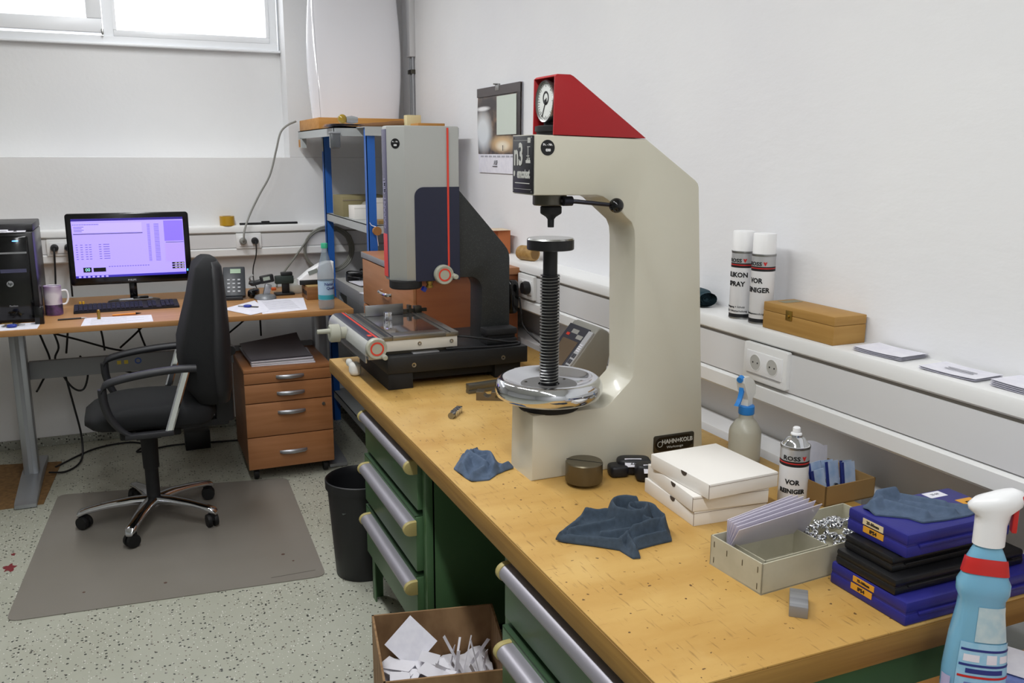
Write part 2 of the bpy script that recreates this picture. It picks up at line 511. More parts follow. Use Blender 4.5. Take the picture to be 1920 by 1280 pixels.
def green_cabinet(y0, y1, label, name, h0, h1):
    t = thing(name, label, 'drawer cabinet', (1.1, (y0 + y1) / 2, 0))
    MB().box(.782, 1.50, y0, y0 + .02, .19, .825).box(.782, 1.50, y1 - .02, y1, .19, .825).box(1.48, 1.5, y0, y1, .19, .825).box(.782, 1.5, y0, y1, .19, .21).box(.782, 1.5, y0 + .02, y1 - .02, .80, .825).box(.80, .82, y0 + .02, y1 - .02, .21, .80).build('body', green, t, smooth=0)
    for r0 in (y0, y1 - .035):
        MB().box(.76, .79, r0, r0 + .035, .19, .825, .003).build('front_rail', green, t)
    for yy in (y0, y1 - .04):
        for xx in (.765, 1.46):
            MB().box(xx, xx + .004, yy, yy + .04, 0, .19).box(xx, xx + .04, yy + (0 if yy == y0 else .036), yy + (.004 if yy == y0 else .04), 0, .19).build('foot', green, t, smooth=0)
    for i, (z0, z1, hz) in enumerate(((.628, .803, .772), (.425, .606, .573), (.215, .405, .375))):
        xo = .746 - .006 * (i > 0)
        d = MB().box(xo, .775, y0 + .04, y1 - .03, z0, z1, .004).build('drawer', green, t)
        MB().box(xo - .001, .772, y0 + .045, y1 - .035, z1, z1 + .004).build('drawer_lip', green_d, d, smooth=0)
        P = [(xo, hz - .021)] + [(xo - .014 - .026 * math.sin(PI * k / 10), hz - .021 * math.cos(PI * k / 10)) for k in range(11)] + [(xo, hz + .021)]
        h = MB().prism(P, 'y', h0 + .016, h1 - .016).build('handle', hand_m, d)
        P2 = [(xo, hz - .023)] + [(xo - .015 - .028 * math.sin(PI * k / 10), hz - .023 * math.cos(PI * k / 10)) for k in range(11)] + [(xo, hz + .023)]
        MB().prism(P2, 'y', h0, h0 + .018, .003).build('end_cap', cap_m, h)
        MB().prism(P2, 'y', h1 - .018, h1, .003).build('end_cap', cap_m, h)
        if i:
            ym = (y0 + y1) / 2 + .04
            MB().lathe([(.0, -.003), (.008, -.003), (.008, .002), (0, .002)], (xo, ym, z1 - .045), 'x', 12).box(xo - .012, xo, ym - .0015, ym + .0015, z1 - .06, z1 - .04).build('lock', dsteel, d)
    return t
green_cabinet(2.42, 3.14, 'green metal drawer cabinet beside the black waste bin', 'drawer_cabinet', 2.45, 3.05)
green_cabinet(1.06, 1.80, 'green metal drawer cabinet beside the open cardboard box of paper scraps', 'drawer_cabinet', 1.14, 1.725)

# ================================================================== HARDNESS TESTER
cream = M('cream_enamel', 'D0CCBC', .33, var=(3, 'CBC7B6'), bump=(50, .02), coat=.15)
redp = M('red_enamel', 'A81C22', .38, bump=(200, .02))
nplate = M('black_nameplate', '17171C', .4)
silver_ink = M('silver_ink', 'B4B4AE', .5)
ya, yb_ = 1.953, 2.088
ym = 2.0205
t = thing('hardness_tester', 'tall cream C-frame hardness tester with red hood and chrome handwheel', 'hardness tester', (1.16, ym, HB))
def arc(cx, cz, r, a0, a1, n=7):
    return [(cx + r * math.cos(math.radians(a0 + (a1 - a0) * k / n)), cz + r * math.sin(math.radians(a0 + (a1 - a0) * k / n))) for k in range(n + 1)]
prof = [(.898, HB), (.901, 1.054), (1.095, 1.054)] + [(1.11, 1.056), (1.122, 1.062), (1.182, 1.117), (1.19, 1.128), (1.193, 1.145)] + \
       [(1.184, 1.49), (1.181, 1.515), (1.172, 1.535), (1.102, 1.592), (1.088, 1.600), (1.07, 1.604)] + \
       [(.900, 1.606), (.900, 1.749), (1.209, 1.741), (1.362, 1.638), (1.369, 1.631), (1.373, 1.621), (1.425, HB)]
MB().prism(prof, 'y', ya, yb_, .004).build('frame', cream, t, smooth=25)
hp = [(.949, 1.749), (.951, 1.884), (.957, 1.889), (.992, 1.889), (1.001, 1.885), (1.207, 1.743)]
hd = MB().prism(hp, 'y', ya, ya + .005, .001).prism(hp, 'y', 2.069, 2.074, .001)
top = [(.951, 1.884), (.957, 1.889), (.992, 1.889), (1.001, 1.885), (1.207, 1.743), (1.199, 1.743), (.998, 1.880), (.957, 1.883)]
hd.prism(top, 'y', ya + .004, 2.070)
hood = hd.build('hood', redp, t)
MB().box(.992, .998, ya + .005, 2.069, 1.747, 1.879).build('hood_interior', M('dark_red', '3A0D10', .7), hood, smooth=0)
cy, cz = 2.012, 1.829
g = MB().lathe([(0, .985), (.049, .985), (.051, .955), (.049, .950), (.0455, .952), (.0455, .957)], (0, cy, cz), 'x', 40).build('dial_gauge', steel, t)
MB().lathe([(0, .9555), (.0456, .9555), (.0456, .960), (0, .960)], (0, cy, cz), 'x', 40).build('dial_face', M('dial_white', 'D6D8D4', .4), g)
tk = MB()
for k in range(40):
    a = 2 * PI * k / 40
    r0 = .038 if k % 5 else .034
    tk.cbox((0, 0, 0), (.0006, .0009, .043 - r0))
    n0 = len(tk.v) - 8
    tk.xf(Matrix.Translation((.9551, cy, cz)) @ Matrix.Rotation(a, 4, 'X') @ Matrix.Translation((0, 0, (.043 + r0) / 2)), n0)
tk.lathe([(.012, 0), (.0165, 0), (.0165, .0006), (.012, .0006)], (.9548, cy, cz + .008), 'x', 20, closed=True)
tk.build('dial_marks', inkm, g, smooth=0)
MB().cbox((.9545, cy + .008, cz - .014), (.0008, .0025, .05), rx=.5).lathe([(0, 0), (.005, 0), (.005, .002), (0, .002)], (.953, cy, cz), 'x', 12).build('needle', inkm, g)
MB().lathe([(0, 1.749), (.052, 1.749), (.052, 1.757), (.056, 1.758), (.056, 1.770), (.048, 1.772), (.034, 1.773), (.034, 1.781), (0, 1.781)], (.990, ym - .004, 0), 'z', 36).build('collar', blackm, t)
# nameplate on the head front
npl = MB().box(.8955, .900, ya + .004, yb_ - .012, 1.609, 1.747, .001).build('nameplate', nplate, t)
U, V = (0, -1, 0), (0, 0, 1)
xf_ = .8950
yc_ = (ya + yb_) / 2 - .004
text('n3', .074, (xf_, yc_ + .022, 1.700), U, V, silver_ink, npl, bold=.002, sx=.75)
text('emcotest', .032, (xf_, yc_ - .008, 1.656), U, V, silver_ink, npl, bold=.0012, sx=.62)
for r0, r1, q in ((1.6325, 1.6345, .008), (1.619, 1.6196, 0), (1.7355, 1.7361, 0)):
    MB().box(xf_, xf_ + .0006, ya + .012 + q, yb_ - .02 - q, r0, r1).build('plate_line', silver_ink, npl, smooth=0)
dg = MB()
for (a, b, c, d) in ((.0, .016, .028, .04), (.002, .018, .018, .0196), (.012, .0145, -.012, .018), (.006, .022, -.004, -.002), (0, .026, -.02, -.013), (.003, .008, -.013, -.007), (.013, .02, -.013, -.009)):
    dg.box(xf_, xf_ + .0006, ya + .016 + a, ya + .016 + b, 1.702 + c, 1.702 + d)
dg.build('plate_diagram', silver_ink, npl, smooth=0)
lg = MB().lathe([(0, 0), (.007, 0), (.007, .0006), (0, .0006)], (xf_, yc_ + .048, 1.656), 'x', 16, sx=.7, sy=1).build('plate_emblem', silver_ink, npl)
for yy in (ya + .009, yb_ - .017):
    for zz in (1.614, 1.742):
        MB().lathe([(0, -.0012), (.0022, -.0008), (.0022, 0), (0, 0)], (xf_ + .0006, yy, zz), 'x', 10).build('rivet', steel, npl)
st = MB().lathe([(0, -.0008), (.0185, -.0008), (.0185, .001), (0, .001)], (.9335, ya, 1.7185), 'y', 28).build('round_sticker', M('sticker_black', '121214', .4), t)
text('Pr. - Nr.', .0075, (.9335, ya - .001, 1.7255), (1, 0, 0), (0, 0, 1), white_s, st, bold=.0002)
text('030', .0085, (.9345, ya - .001, 1.7125), (1, 0, 0), (0, 0, 1), white_s, st, bold=.0004)
# spindle
AX = .977
MB().lathe([(0, 1.578), (.040, 1.578), (.043, 1.581), (.043, 1.604), (.030, 1.607), (0, 1.607)], (AX - .004, ym, 0), 'z', 36).build('spindle_collar', dsteel, t)
MB().lathe([(0, 1.523), (.008, 1.523), (.0085, 1.543), (.013, 1.549), (.026, 1.557), (.027, 1.560), (.027, 1.574), (.022, 1.578), (0, 1.578)], (AX, ym, 0), 'z', 28).build('indenter', blackm, t)
lv = MB().tube([(.985, 1.985, 1.591), (1.02, 1.965, 1.589), (1.108, 1.93, 1.580)], [.0062, .0055, .005]).lathe([(0, -.012), (.012, -.012), (.012, .012), (0, .012)], (1.0, 1.975, 1.59), 'x', 16).build('lever', M('blued_steel', '26262F', .3, .6), t)
MB().super((1.112, 1.928, 1.5795), (.0185, .0185, .0185), 1, 1, 24, 16).build('ball_knob', blackg, lv)
# screw
pr = [(0, 1.05), (.0215, 1.05)]
z = 1.10
while z < 1.398:
    pr += [(.0205, z), (.0205, z + .0032), (.0248, z + .0042), (.0248, z + .0060)]
    z += .0080
pr += [(.0185, 1.402), (.0185, 1.468), (0, 1.468)]
MB().lathe(pr, (AX, ym, 0), 'z', 32).build('lead_screw', M('blued_screw', '242426', .4, .5), t, smooth=50)
MB().tube([(AX + .0247 * math.cos(k * PI / 12), ym + .0247 * math.sin(k * PI / 12), 1.1185 + .008 * k / 24) for k in range(24 * 35)], .0011, 6).build('thread_crest', steel, t)
tb = MB().lathe([(0, 1.467), (.058, 1.467), (.060, 1.469), (.060, 1.4925)], (AX, ym, 0), 'z', 48).build('anvil_table', M('blackened_steel', '1B1B1D', .38, .3), t)
MB().lathe([(.0602, 1.4925), (.0575, 1.4965), (.0, 1.4967)], (AX, ym, 0), 'z', 48).build('anvil_face', M('ground_steel', 'B9BAB8', .22, 1), tb)
hw = MB().lathe([(.070, 1.078), (.125, 1.080), (.137, 1.088), (.1415, 1.102), (.1405, 1.117), (.134, 1.130), (.124, 1.136), (.114, 1.134), (.104, 1.127), (.076, 1.1165), (.072, 1.116)], (AX, ym, 0), 'z', 72, closed=True).build('handwheel', chrome, t, smooth=60)
MB().lathe([(.028, 1.109), (.028, 1.1155), (.074, 1.1165), (.074, 1.09), (.028, 1.09)], (AX, ym, 0), 'z', 48, closed=True).build('wheel_hub', M('hub_grey', '6A6968', .45, .4), hw)
for k in range(3):
    a = 2 * PI * k / 3 + .4
    MB().lathe([(0, 1.1155), (.004, 1.1172), (.004, 1.116), (0, 1.116)], (AX + .062 * math.cos(a), ym + .062 * math.sin(a), .0004), 'z', 10).build('screw_head', dsteel, hw)
MB().lathe([(0, 1.052), (.078, 1.052), (.081, 1.056), (.081, 1.076), (.07, 1.080), (0, 1.080)], (AX, ym, 0), 'z', 48).build('bearing_ring', blackm, t)
mp_ = MB().prism(rrect(1.262, 1.392, .906, .955, .006), 'y', ya - .003, ya + .001, .0008).build('maker_plate', dsteel, t)
MB().prism(rrect(1.267, 1.387, .911, .950, .019), 'y', ya - .0042, ya - .0028).build('plate_field', blackg, mp_)
text('HAHN+KOLB', .0165, (1.336, ya - .0044, .936), (1, 0, 0), (0, 0, 1), silver_ink, mp_, bold=.0006, sx=1.0)
text('Werkzeuge', .0095, (1.329, ya - .0044, .920), (1, 0, 0), (0, 0, 1), silver_ink, mp_, sx=1.2)
MB().lathe([(.007, 0), (.0085, 0), (.0085, .0006), (.007, .0006)], (1.281, ya - .0048, .931), 'y', 18, closed=True).build('plate_emblem', silver_ink, mp_)

# ================================================================== MEASURING MICROSCOPE
gran = speckle(M('black_granite', '262828', .5), 420, [('4A4D4B', .8, .35)])
sil = M('silver_paint', 'A9AAA7', .36, .25)
navy = M('navy_paint', '23263B', .35)
scw = M('stage_white', 'D4D0C6', .4)
YS = 2.96; YM = 3.15
t = thing('measuring_microscope', 'silver and navy measuring microscope on black base with glass stage', 'microscope', (1.07, YM, HB))
bs = MB().box(.798, 1.341, YS, 3.395, .938, 1.000, .003).build('base', M('black_base', '17181A', .5, bump=(80, .05)), t)
MB().box(.80, .892, YS + .004, 3.39, HB, .938, .002).build('base_foot', blackm, bs)
MB().box(1.22, 1.325, YS + .03, 3.37, HB, .938, .002).build('base_foot', blackm, bs)
MB().box(.892, 1.22, YS + .05, 3.33, .90, .938).build('base_underside', blackm, bs, smooth=0)
for xx, zz in ((.895, .966), (1.241, .963)):
    MB().lathe([(.0035, -.002), (.0085, -.0025), (.0085, .003), (.0035, .003)], (xx, YS, zz), 'y', 16, closed=True).build('bolt', steel, bs)
armp = [(1.205, 1.0), (1.322, 1.0), (1.322, 1.318), (1.320, 1.335), (1.313, 1.352), (1.300, 1.37), (1.118, 1.577), (1.095, 1.577), (1.095, 1.253), (1.158, 1.253)] + arc(1.158, 1.203, .050, 90, 0, 8)
MB().prism(armp, 'y', 3.09, 3.215, .003).build('column_arm', gran, t, smooth=25)
fp = [(1.112, 3.072), (.910, 3.072), (.859, 3.122), (.859, 3.176), (.910, 3.226), (1.112, 3.226)]
hd = MB().prism(fp, 'z', 1.250, 1.802, .006).build('head', sil, t, smooth=25)
MB().box(.855, .860, 3.1235, 3.1745, 1.262, 1.79, .001).build('front_strip', M('plum_grey', '55536A', .4), hd)
sr = MB().box(.8535, .856, 3.126, 3.172, 1.265, 1.42).build('front_band', orange_red, hd, smooth=0)
text('GARANT MM1', .036, (.8545, 3.149, 1.53), (0, 0, 1), (0, 1, 0), M('pale_violet', '8D8AA6', .5), hd, sx=.8, bold=.001)
nv = [(1.1125, 1.249), (1.1125, 1.588)] + arc(.977, 1.554, .034, 90, 180, 8) + [(.943, 1.249)]
MB().prism(nv, 'y', 3.0695, 3.0725).build('side_panel', navy, hd)
MB().box(1.066, 1.073, 3.0682, 3.0700, 1.300, 1.796).build('side_stripe', orange_red, hd, smooth=0)
_ch = Matrix.Translation((.8845, 3.097, 1.740)) @ Matrix.Rotation(math.radians(-44.4), 4, 'Z')
sb = MB().lathe([(0, -.0012), (.0175, -.0012), (.0175, .001), (0, .001)], (0, 0, 0), 'y', 24).xf(_ch).build('round_sticker', MATS['sticker_black'], hd)
_u1 = (_ch.to_3x3() @ Vector((1, 0, 0)))
_n1 = _ch.to_3x3() @ Vector((0, -1, 0))
text('Pr. - Nr.', .007, _ch.translation + _n1 * .0013 + Vector((0, 0, .006)), _u1, (0, 0, 1), white_s, sb)
text('028', .008, _ch.translation + _n1 * .0013 - Vector((0, 0, .006)), _u1, (0, 0, 1), white_s, sb, bold=.0003)
MB().lathe([(0, 1.221), (.054, 1.221), (.060, 1.226), (.060, 1.2505), (0, 1.2505)], (.918, YM - .03, 0), 'z', 36).build('lens_ring', blackm, hd)
MB().lathe([(.015, 1.2185), (.026, 1.2185), (.026, 1.2215), (.015, 1.2215)], (.912, YM - .03, 0), 'z', 24, closed=True).build('ring_lamp', M('ring_led', 'FFFFFF', .5, emit=('C4B4FF', 9)), hd)
MB().lathe([(0, 1.222), (.013, 1.222), (.013, 1.231), (.010, 1.232), (.010, 1.238), (.013, 1.239), (.013, 1.246), (0, 1.246)], (1.0, YM - .06, 0), 'z', 16).build('lens_knob', brass, hd)
MB().cbox((.985, 3.11, 1.214), (.016, .012, .016), rz=.4, ry=.6).build('lamp_cube', M('blue_plastic', '2B3AA0', .3), hd)
wm = M('handwheel_grey', 'A9A99B', .4)
def wheel(c, axis, sgn, r, parent, hx, hz, depth=.03):
    o = MB().lathe([(0, 0), (r * .93, 0), (r, sgn * .004), (r, sgn * depth * .75), (r * .93, sgn * depth), (r * .80, sgn * depth), (r * .78, sgn * depth * .93), (0, sgn * depth * .93)], c, axis, 36).build('adjustment_wheel', wm, parent)
    d = 1 if axis == 'y' else 0
    c2 = list(c)
    MB().lathe([(r * .50, sgn * depth * .90), (r * .66, sgn * depth * .90), (r * .66, sgn * (depth * .96)), (r * .50, sgn * (depth * .96))], c, axis, 30, closed=True).build('red_ring', orange_red, o)
    e = list(c); e[2] += hz
    e[0 if axis == 'y' else 1] += hx
    MB().lathe([(0, sgn * depth * .6), (.010, sgn * depth * .6), (.009, sgn * (depth + .022)), (.0065, sgn * (depth + .024)), (0, sgn * (depth + .024))], e, axis, 16).build('crank_handle', wm, o)
    return o
wheel((1.044, 3.068, 1.272), 'y', -1, .036, hd, .036, -.006, .028)
# stage
sg = MB().box(.788, 1.075, 3.0, 3.50, 1.012, 1.052, .002).build('stage', scw, t)
MB().box(.81, 1.06, 3.01, 3.48, 1.0, 1.012).build('stage_slide', dsteel, sg, smooth=0)
MB().box(.90, 1.0, 2.985, 3.03, .992, 1.004, .001).build('slide_block', alu, sg)
tp = MB().box(.784, .830, 2.997, 3.505, 1.052, 1.068, .0015).box(1.030, 1.078, 2.997, 3.505, 1.052, 1.068, .0015).box(.83, 1.03, 2.997, 3.065, 1.052, 1.068, .0015).box(.83, 1.03, 3.44, 3.505, 1.052, 1.068, .0015).build('stage_plate', M('stage_steel', '8D8A82', .3, .9), sg)
for xx in (.826, 1.043):
    MB().box(xx, xx + .006, 2.996, 3.506, 1.0672, 1.0685).build('slot', blackm, tp, smooth=0)
MB().box(.80, .815, 3.0, 3.5, 1.0675, 1.0687).build('slot_cover', M('dark_strip', '3A3C3E', .4, .5), tp, smooth=0)
MB().box(.832, 1.028, 3.067, 3.438, 1.058, 1.0675).build('stage_glass', M('stage_glass_dark', '3B3A3C', .05, 0, spec=.9, coat=1), tp, smooth=0)
MB().box(.836, .992, 3.415, 3.423, 1.068, 1.112, .0008).build('fence_bar', steel, sg)
MB().box(.885, .913, 3.30, 3.325, 1.0675, 1.100, .001).build('gauge_block', chrome, sg)
MB().box(.98, 1.10, 3.44, 3.452, 1.070, 1.084).box(1.02, 1.032, 3.43, 3.462, 1.068, 1.10).box(1.045, 1.075, 3.43, 3.46, 1.068, 1.095, .001).build('clamp', dsteel, sg)
for xx in (.93, 1.052):
    MB().lathe([(.003, -.0015), (.0075, -.002), (.0075, .002), (.003, .002)], (xx, 3.0, 1.034), 'y', 14, closed=True).build('bolt', steel, sg)
rl = [(.786, 1.012), (.786, 1.066), (.745, 1.066), (.733, 1.062), (.722, 1.050), (.716, 1.033), (.715, 1.02), (.728, 1.012)]
ra = MB().prism(rl, 'y', 2.945, 3.55).build('side_rail', sil, sg, smooth=40)
MB().prism([(.782, 1.0655), (.782, 1.0672), (.744, 1.0672), (.734, 1.0640), (.735, 1.0625), (.745, 1.0655)], 'y', 2.947, 3.548).build('rail_top', navy, ra)
MB().box(.768, .776, 2.95, 3.545, 1.0670, 1.0682).build('rail_stripe', orange_red, ra, smooth=0)
MB().box(.750, .764, 3.03, 3.06, 1.0672, 1.0682).build('rail_mark', orange_red, ra, smooth=0)
MB().box(.722, .728, 2.97, 3.45, .985, 1.016, .001).build('rail_plate', alu, ra)
MB().box(.728, .79, 2.95, 3.0, 1.0, 1.02).build('rail_bracket', alu, ra, smooth=0)
wheel((.752, 2.945, 1.044), 'y', -1, .037, ra, .022, -.028, .028)
w2 = MB().lathe([(0, .722), (.022, .722), (.022, .700), (.030, .697), (.034, .694), (.034, .662), (.029, .657), (0, .657)], (0, 3.26, 1.043), 'x', 32).build('adjustment_wheel', wm, ra)
MB().lathe([(0, .665), (.010, .665), (.0085, .61), (0, .608)], (0, 3.245, 1.055), 'x', 16).build('crank_handle', wm, w2)
rb = MB().box(1.20, 1.325, 3.02, 3.088, 1.0, 1.022, .004).box(1.205, 1.32, 3.03, 3.088, 1.022, 1.036, .003).box(1.198, 1.325, 3.02, 3.088, 1.036, 1.060, .004).build('column_foot', blackm, t)
MB().tube([(1.08, 3.02, 1.045), (1.11, 3.01, 1.044), (1.17, 2.995, 1.035), (1.27, 2.99, 1.015), (1.315, 3.0, 1.01), (1.315, 2.985, 1.004), (1.22, 2.975, 1.004), (1.08, 2.99, 1.006), (1.03, 2.997, 1.006)], .0042, 8, 6).build('stage_cable', cable_m, t)
MB().lathe([(0, 1.0), (.007, 1.0), (.007, 1.006), (.0, 1.008)], (1.318, 3.0, 0), 'z', 12).build('base_bolt', steel, bs)
one(MB().super((.745, 3.235, .905), (.022, .03, .025), .6, .8).super((.73, 3.26, .925), (.012, .02, .014), .8, .8), 'crumpled_tissue', M('tissue', 'E4E3DE', .9), 'crumpled white tissue beside the black microscope base', 'tissue', (.745, 3.235, .88))

# ================================================================== THINGS ON THE BENCH
# readout unit leaning back behind the tester
t = thing('digital_readout', 'grey tilted readout unit with screen and button strip behind the hardness tester', 'readout', (1.32, 2.63, HB))
dr0, dr1 = 2.552, 2.735
dgrey = M('readout_grey', '8E8C84', .45)
dch = M('readout_charcoal', '3C3C44', .4)
P = [(1.215, .885), (1.262, .945), (1.405, 1.118), (1.418, 1.131), (1.432, 1.133), (1.452, 1.122), (1.475, 1.095), (1.45, .98), (1.37, .90), (1.34, HB), (1.225, HB)]
MB().prism(P, 'y', dr0, dr1, .006, 3).build('housing', dgrey, t, smooth=40)
sl = Vector((.143, 0, .173)).normalized(); nn = Vector((-sl.z, 0, sl.x))
def slab(a0, a1, y0, y1, n0, n1):
    o = Vector((1.262, 0, .945)); vs = []
    for a in (a0, a1):
        for y in (y0, y1):
            for n in (n0, n1):
                p = o + sl * a + nn * n; vs.append((p.x, y, p.z))
    return MB().add(vs, [(0, 1, 3, 2), (4, 6, 7, 5), (0, 4, 5, 1), (2, 3, 7, 6), (0, 2, 6, 4), (1, 5, 7, 3)])
fpn = slab(-.03, .228, dr0 + .034, dr1 - .002, 0, .004).build('front_panel', dch, t, smooth=0)
slab(-.02, .170, dr0 + .052, dr1 - .022, .004, .005).build('screen', M('lcd_brown', '6B5C4C', .15), fpn, smooth=0)
slab(.183, .193, dr1 - .045, dr1 - .025, .004, .0055).build('brand_mark', orange_red, fpn, smooth=0)
slab(.196, .212, dr0 + .09, dr0 + .135, .004, .0052).build('label_field', M('label_grey', '9D9C97', .5), fpn, smooth=0)
slab(.180, .196, dr0 + .045, dr0 + .085, .004, .0052).build('label_field', MATS['label_grey'], fpn, smooth=0)
bstr = slab(-.03, .222, dr0 + .003, dr0 + .034, .001, .006).build('button_strip', M('strip_silver', 'B4B5B8', .4), t, smooth=0)
for a in (-.022, .045, .068, .091, .114):
    slab(a, a + .016, dr0 + .008, dr0 + .018, .006, .0085).build('key', M('key_grey', '4A4A50', .5), bstr, smooth=0)
    slab(a, a + .016, dr0 + .020, dr0 + .029, .006, .0085).build('key', MATS['key_grey'], bstr, smooth=0)
for k in range(4):
    slab(.140 + k * .008, .144 + k * .008, dr0 + .008, dr0 + .028, .006, .0075).build('slider', paper, bstr, smooth=0)

# steel rails and V-block behind the handwheel
one(MB().box(-.09, .09, -.012, .012, 0, .012, .001).box(-.09, .09, -.009, .009, .012, .017).box(-.09, .09, -.012, .012, .017, .034, .001), 'steel_rail', M('rail_steel', '77756C', .4, .8), 'ground steel rail lying by the microscope base', 'rail', None).matrix_world = Matrix.Translation((1.135, 2.83, HB)) @ Matrix.Rotation(.12, 4, 'Z')
t = thing('v_block', 'small slotted steel V-block in front of the steel rail', 'block', (1.105, 2.715, HB), math.radians(-28))
vb = [(-.06, 0), (.06, 0), (.06, .03), (.046, .03), (.046, .016), (.028, .016), (.028, .03), (-.008, .03), (-.008, .018), (-.016, .012), (-.026, .012), (-.034, .018), (-.034, .03), (-.06, .03)]
MB().prism(vb, 'y', -.022, .022, .0006).build('block', M('brown_steel', '7A7060', .4, .8), t, local=True, smooth=20)
MB().lathe([(0, -.0235), (.005, -.0235), (.005, -.02), (0, -.02)], (.01, 0, .015), 'y', 12).build('screw', dsteel, t, local=True)
t = thing('setting_piece', 'small stepped steel pin lying alone on the bench', 'pin', (.918, 2.585, HB), math.radians(51))
MB().lathe([(0, -.045), (.0105, -.045), (.0105, -.025), (0, -.025)], (0, 0, .0105), 'x', 16).build('head', steel, t, local=True)
for k in range(4):
    MB().box(-.022 + k * .017, -.010 + k * .017, -.010, .010, .001, .020, .001).build('tooth', chrome, t, local=True)
MB().box(-.026, .044, -.006, .006, .003, .012).build('shank', dsteel, t, local=True, smooth=0)
# heavy round weight
t = thing('round_weight', 'dark bronze cylinder with a slot across its top beside the tester', 'weight', (1.014, 1.885, HB))
bz = M('dark_bronze', '6A6250', .35, .7)
MB().lathe([(0, 0), (.022, 0), (.022, .008), (.046, .010), (.0475, .013), (.0475, .059), (.045, .062), (0, .062)], (0, 0, 0), 'z', 40).build('body', bz, t, local=True)
MB().cbox((0, 0, .0622), (.094, .0016, .001), rz=math.radians(-43)).build('slot', inkm, t, local=True, smooth=0)

# three black pouches with paper tags
pl = M('black_leatherette', '1B1B20', .45, bump=(140, .1))
for (x, y, rz, w, h, s) in ((1.125, 1.905, -.2, .05, .032, None), (1.172, 1.905, -.4, .09, .045, '22'), (1.190, 1.842, -.38, .09, .047, '1X')):
    t = thing('gauge_pouch', {None: 'small black pouch without a tag against the cream tester base', '22': 'black pouch with a paper tag marked 22', '1X': 'black pouch with a paper tag marked 1X'}[s], 'pouch', (x, y, HB), rz, 'black pouches beside the tester')
    MB().super((0, 0, h / 2), (w / 2, .024, h / 2), .45, .45).build('pouch', pl, t, local=True)
    if s:
        tg = MB().cbox((-.004, -.0225, h * .80), (.044, .0012, .024), rx=-.7).build('tag', paper, t, local=True, smooth=0)
        text(s, .015, (-.004, -.0232, h * .80), (1, 0, 0), (0, math.sin(.7), math.cos(.7)), inkm, tg, local=True, bold=.0003)

# white folding boxes
wcard = M('white_card', 'ECE8E2', .6)
dedge = M('card_edge', '8D7F72', .8)
for i, (x, y, rz, z, lab) in enumerate(((1.222, 1.662, -3, 0, 'white folding carton at the bottom of the stack'), (1.222, 1.655, -6, .0365, 'white folding carton in the middle of the stack'), (1.228, 1.640, 2, .073, 'white folding carton on top of the stack'))):
    t = thing('folding_box', lab, 'box', (x, y, HB + z), math.radians(rz), 'stacked white cartons')
    MB().box(-.098, .098, -.114, .114, 0, .0355, .0012).build('carton', wcard, t, local=True)
    MB().prism([(-.020 - .011 * math.cos(PI * k / 10), .0354 - .010 * math.sin(PI * k / 10)) for k in range(11)], 'x', -.0987, -.0975).build('thumb_notch', M('notch_shadow', '4A4038', .9), t, local=True)
    MB().box(-.0984, .0984, -.1146, -.1138, .0300, .0307).build('lid_fold', dedge, t, local=True, smooth=0)
    MB().box(-.0986, -.0976, -.1146, -.1136, .001, .034).build('corner_fold', dedge, t, local=True, smooth=0)

# trigger spray bottle
t = thing('spray_bottle', 'milky spray bottle with blue collar and white trigger head behind the white boxes', 'spray bottle', (1.495, 1.862, HB))
milk = M('milky_plastic', 'D5D2C2', .3, trans=.35, spec=.4)
MB().lathe([(0, 0), (.038, 0), (.043, .005), (.043, .088), (.041, .097), (.028, .118), (.021, .124), (.019, .128), (.019, .140), (0, .140)], (0, 0, 0), 'z', 36).build('bottle', milk, t, local=True)
bl = M('bright_blue', '2E86D8', .35)
MB().lathe([(0, .138), (.0205, .138), (.0215, .140), (.0215, .160), (.019, .163), (0, .163)], (0, 0, 0), 'z', 24).build('collar', bl, t, local=True)
hdm = M('head_white', 'E9E9E4', .3)
n0 = MB()
# head: neck and body leaning toward the nozzle at -x
n0.loft([[Vector((cx + sx_ * a, sy_ * b, z)) for a, b in ((-1, -1), (1, -1), (1, 1), (-1, 1))] for (cx, z, sx_, sy_) in ((0, .163, .013, .010), (0, .180, .013, .010), (.004, .190, .022, .011), (-.004, .212, .030, .012), (-.018, .232, .026, .012), (-.030, .246, .014, .011))])
ah = math.radians(205)
rot = Matrix.Rotation(ah - PI, 4, 'Z')
n0.xf(rot).build('trigger_head', hdm, t, local=True, smooth=20)
MB().lathe([(0, 0), (.0085, 0), (.0085, .014), (0, .014)], (0, 0, 0), 'x', 14).xf(rot @ Matrix.Translation((-.050, 0, .240)) @ Matrix.Rotation(-.35, 4, 'Y')).build('nozzle', bl, t, local=True)
MB().loft([[Vector((cx - .004, -.006, z)), Vector((cx + .004, -.006, z)), Vector((cx + .004, .006, z)), Vector((cx - .004, .006, z))] for cx, z in ((-.032, .225), (-.034, .205), (-.040, .190), (-.050, .178), (-.058, .172))]).xf(rot).build('trigger', bl, t, local=True)

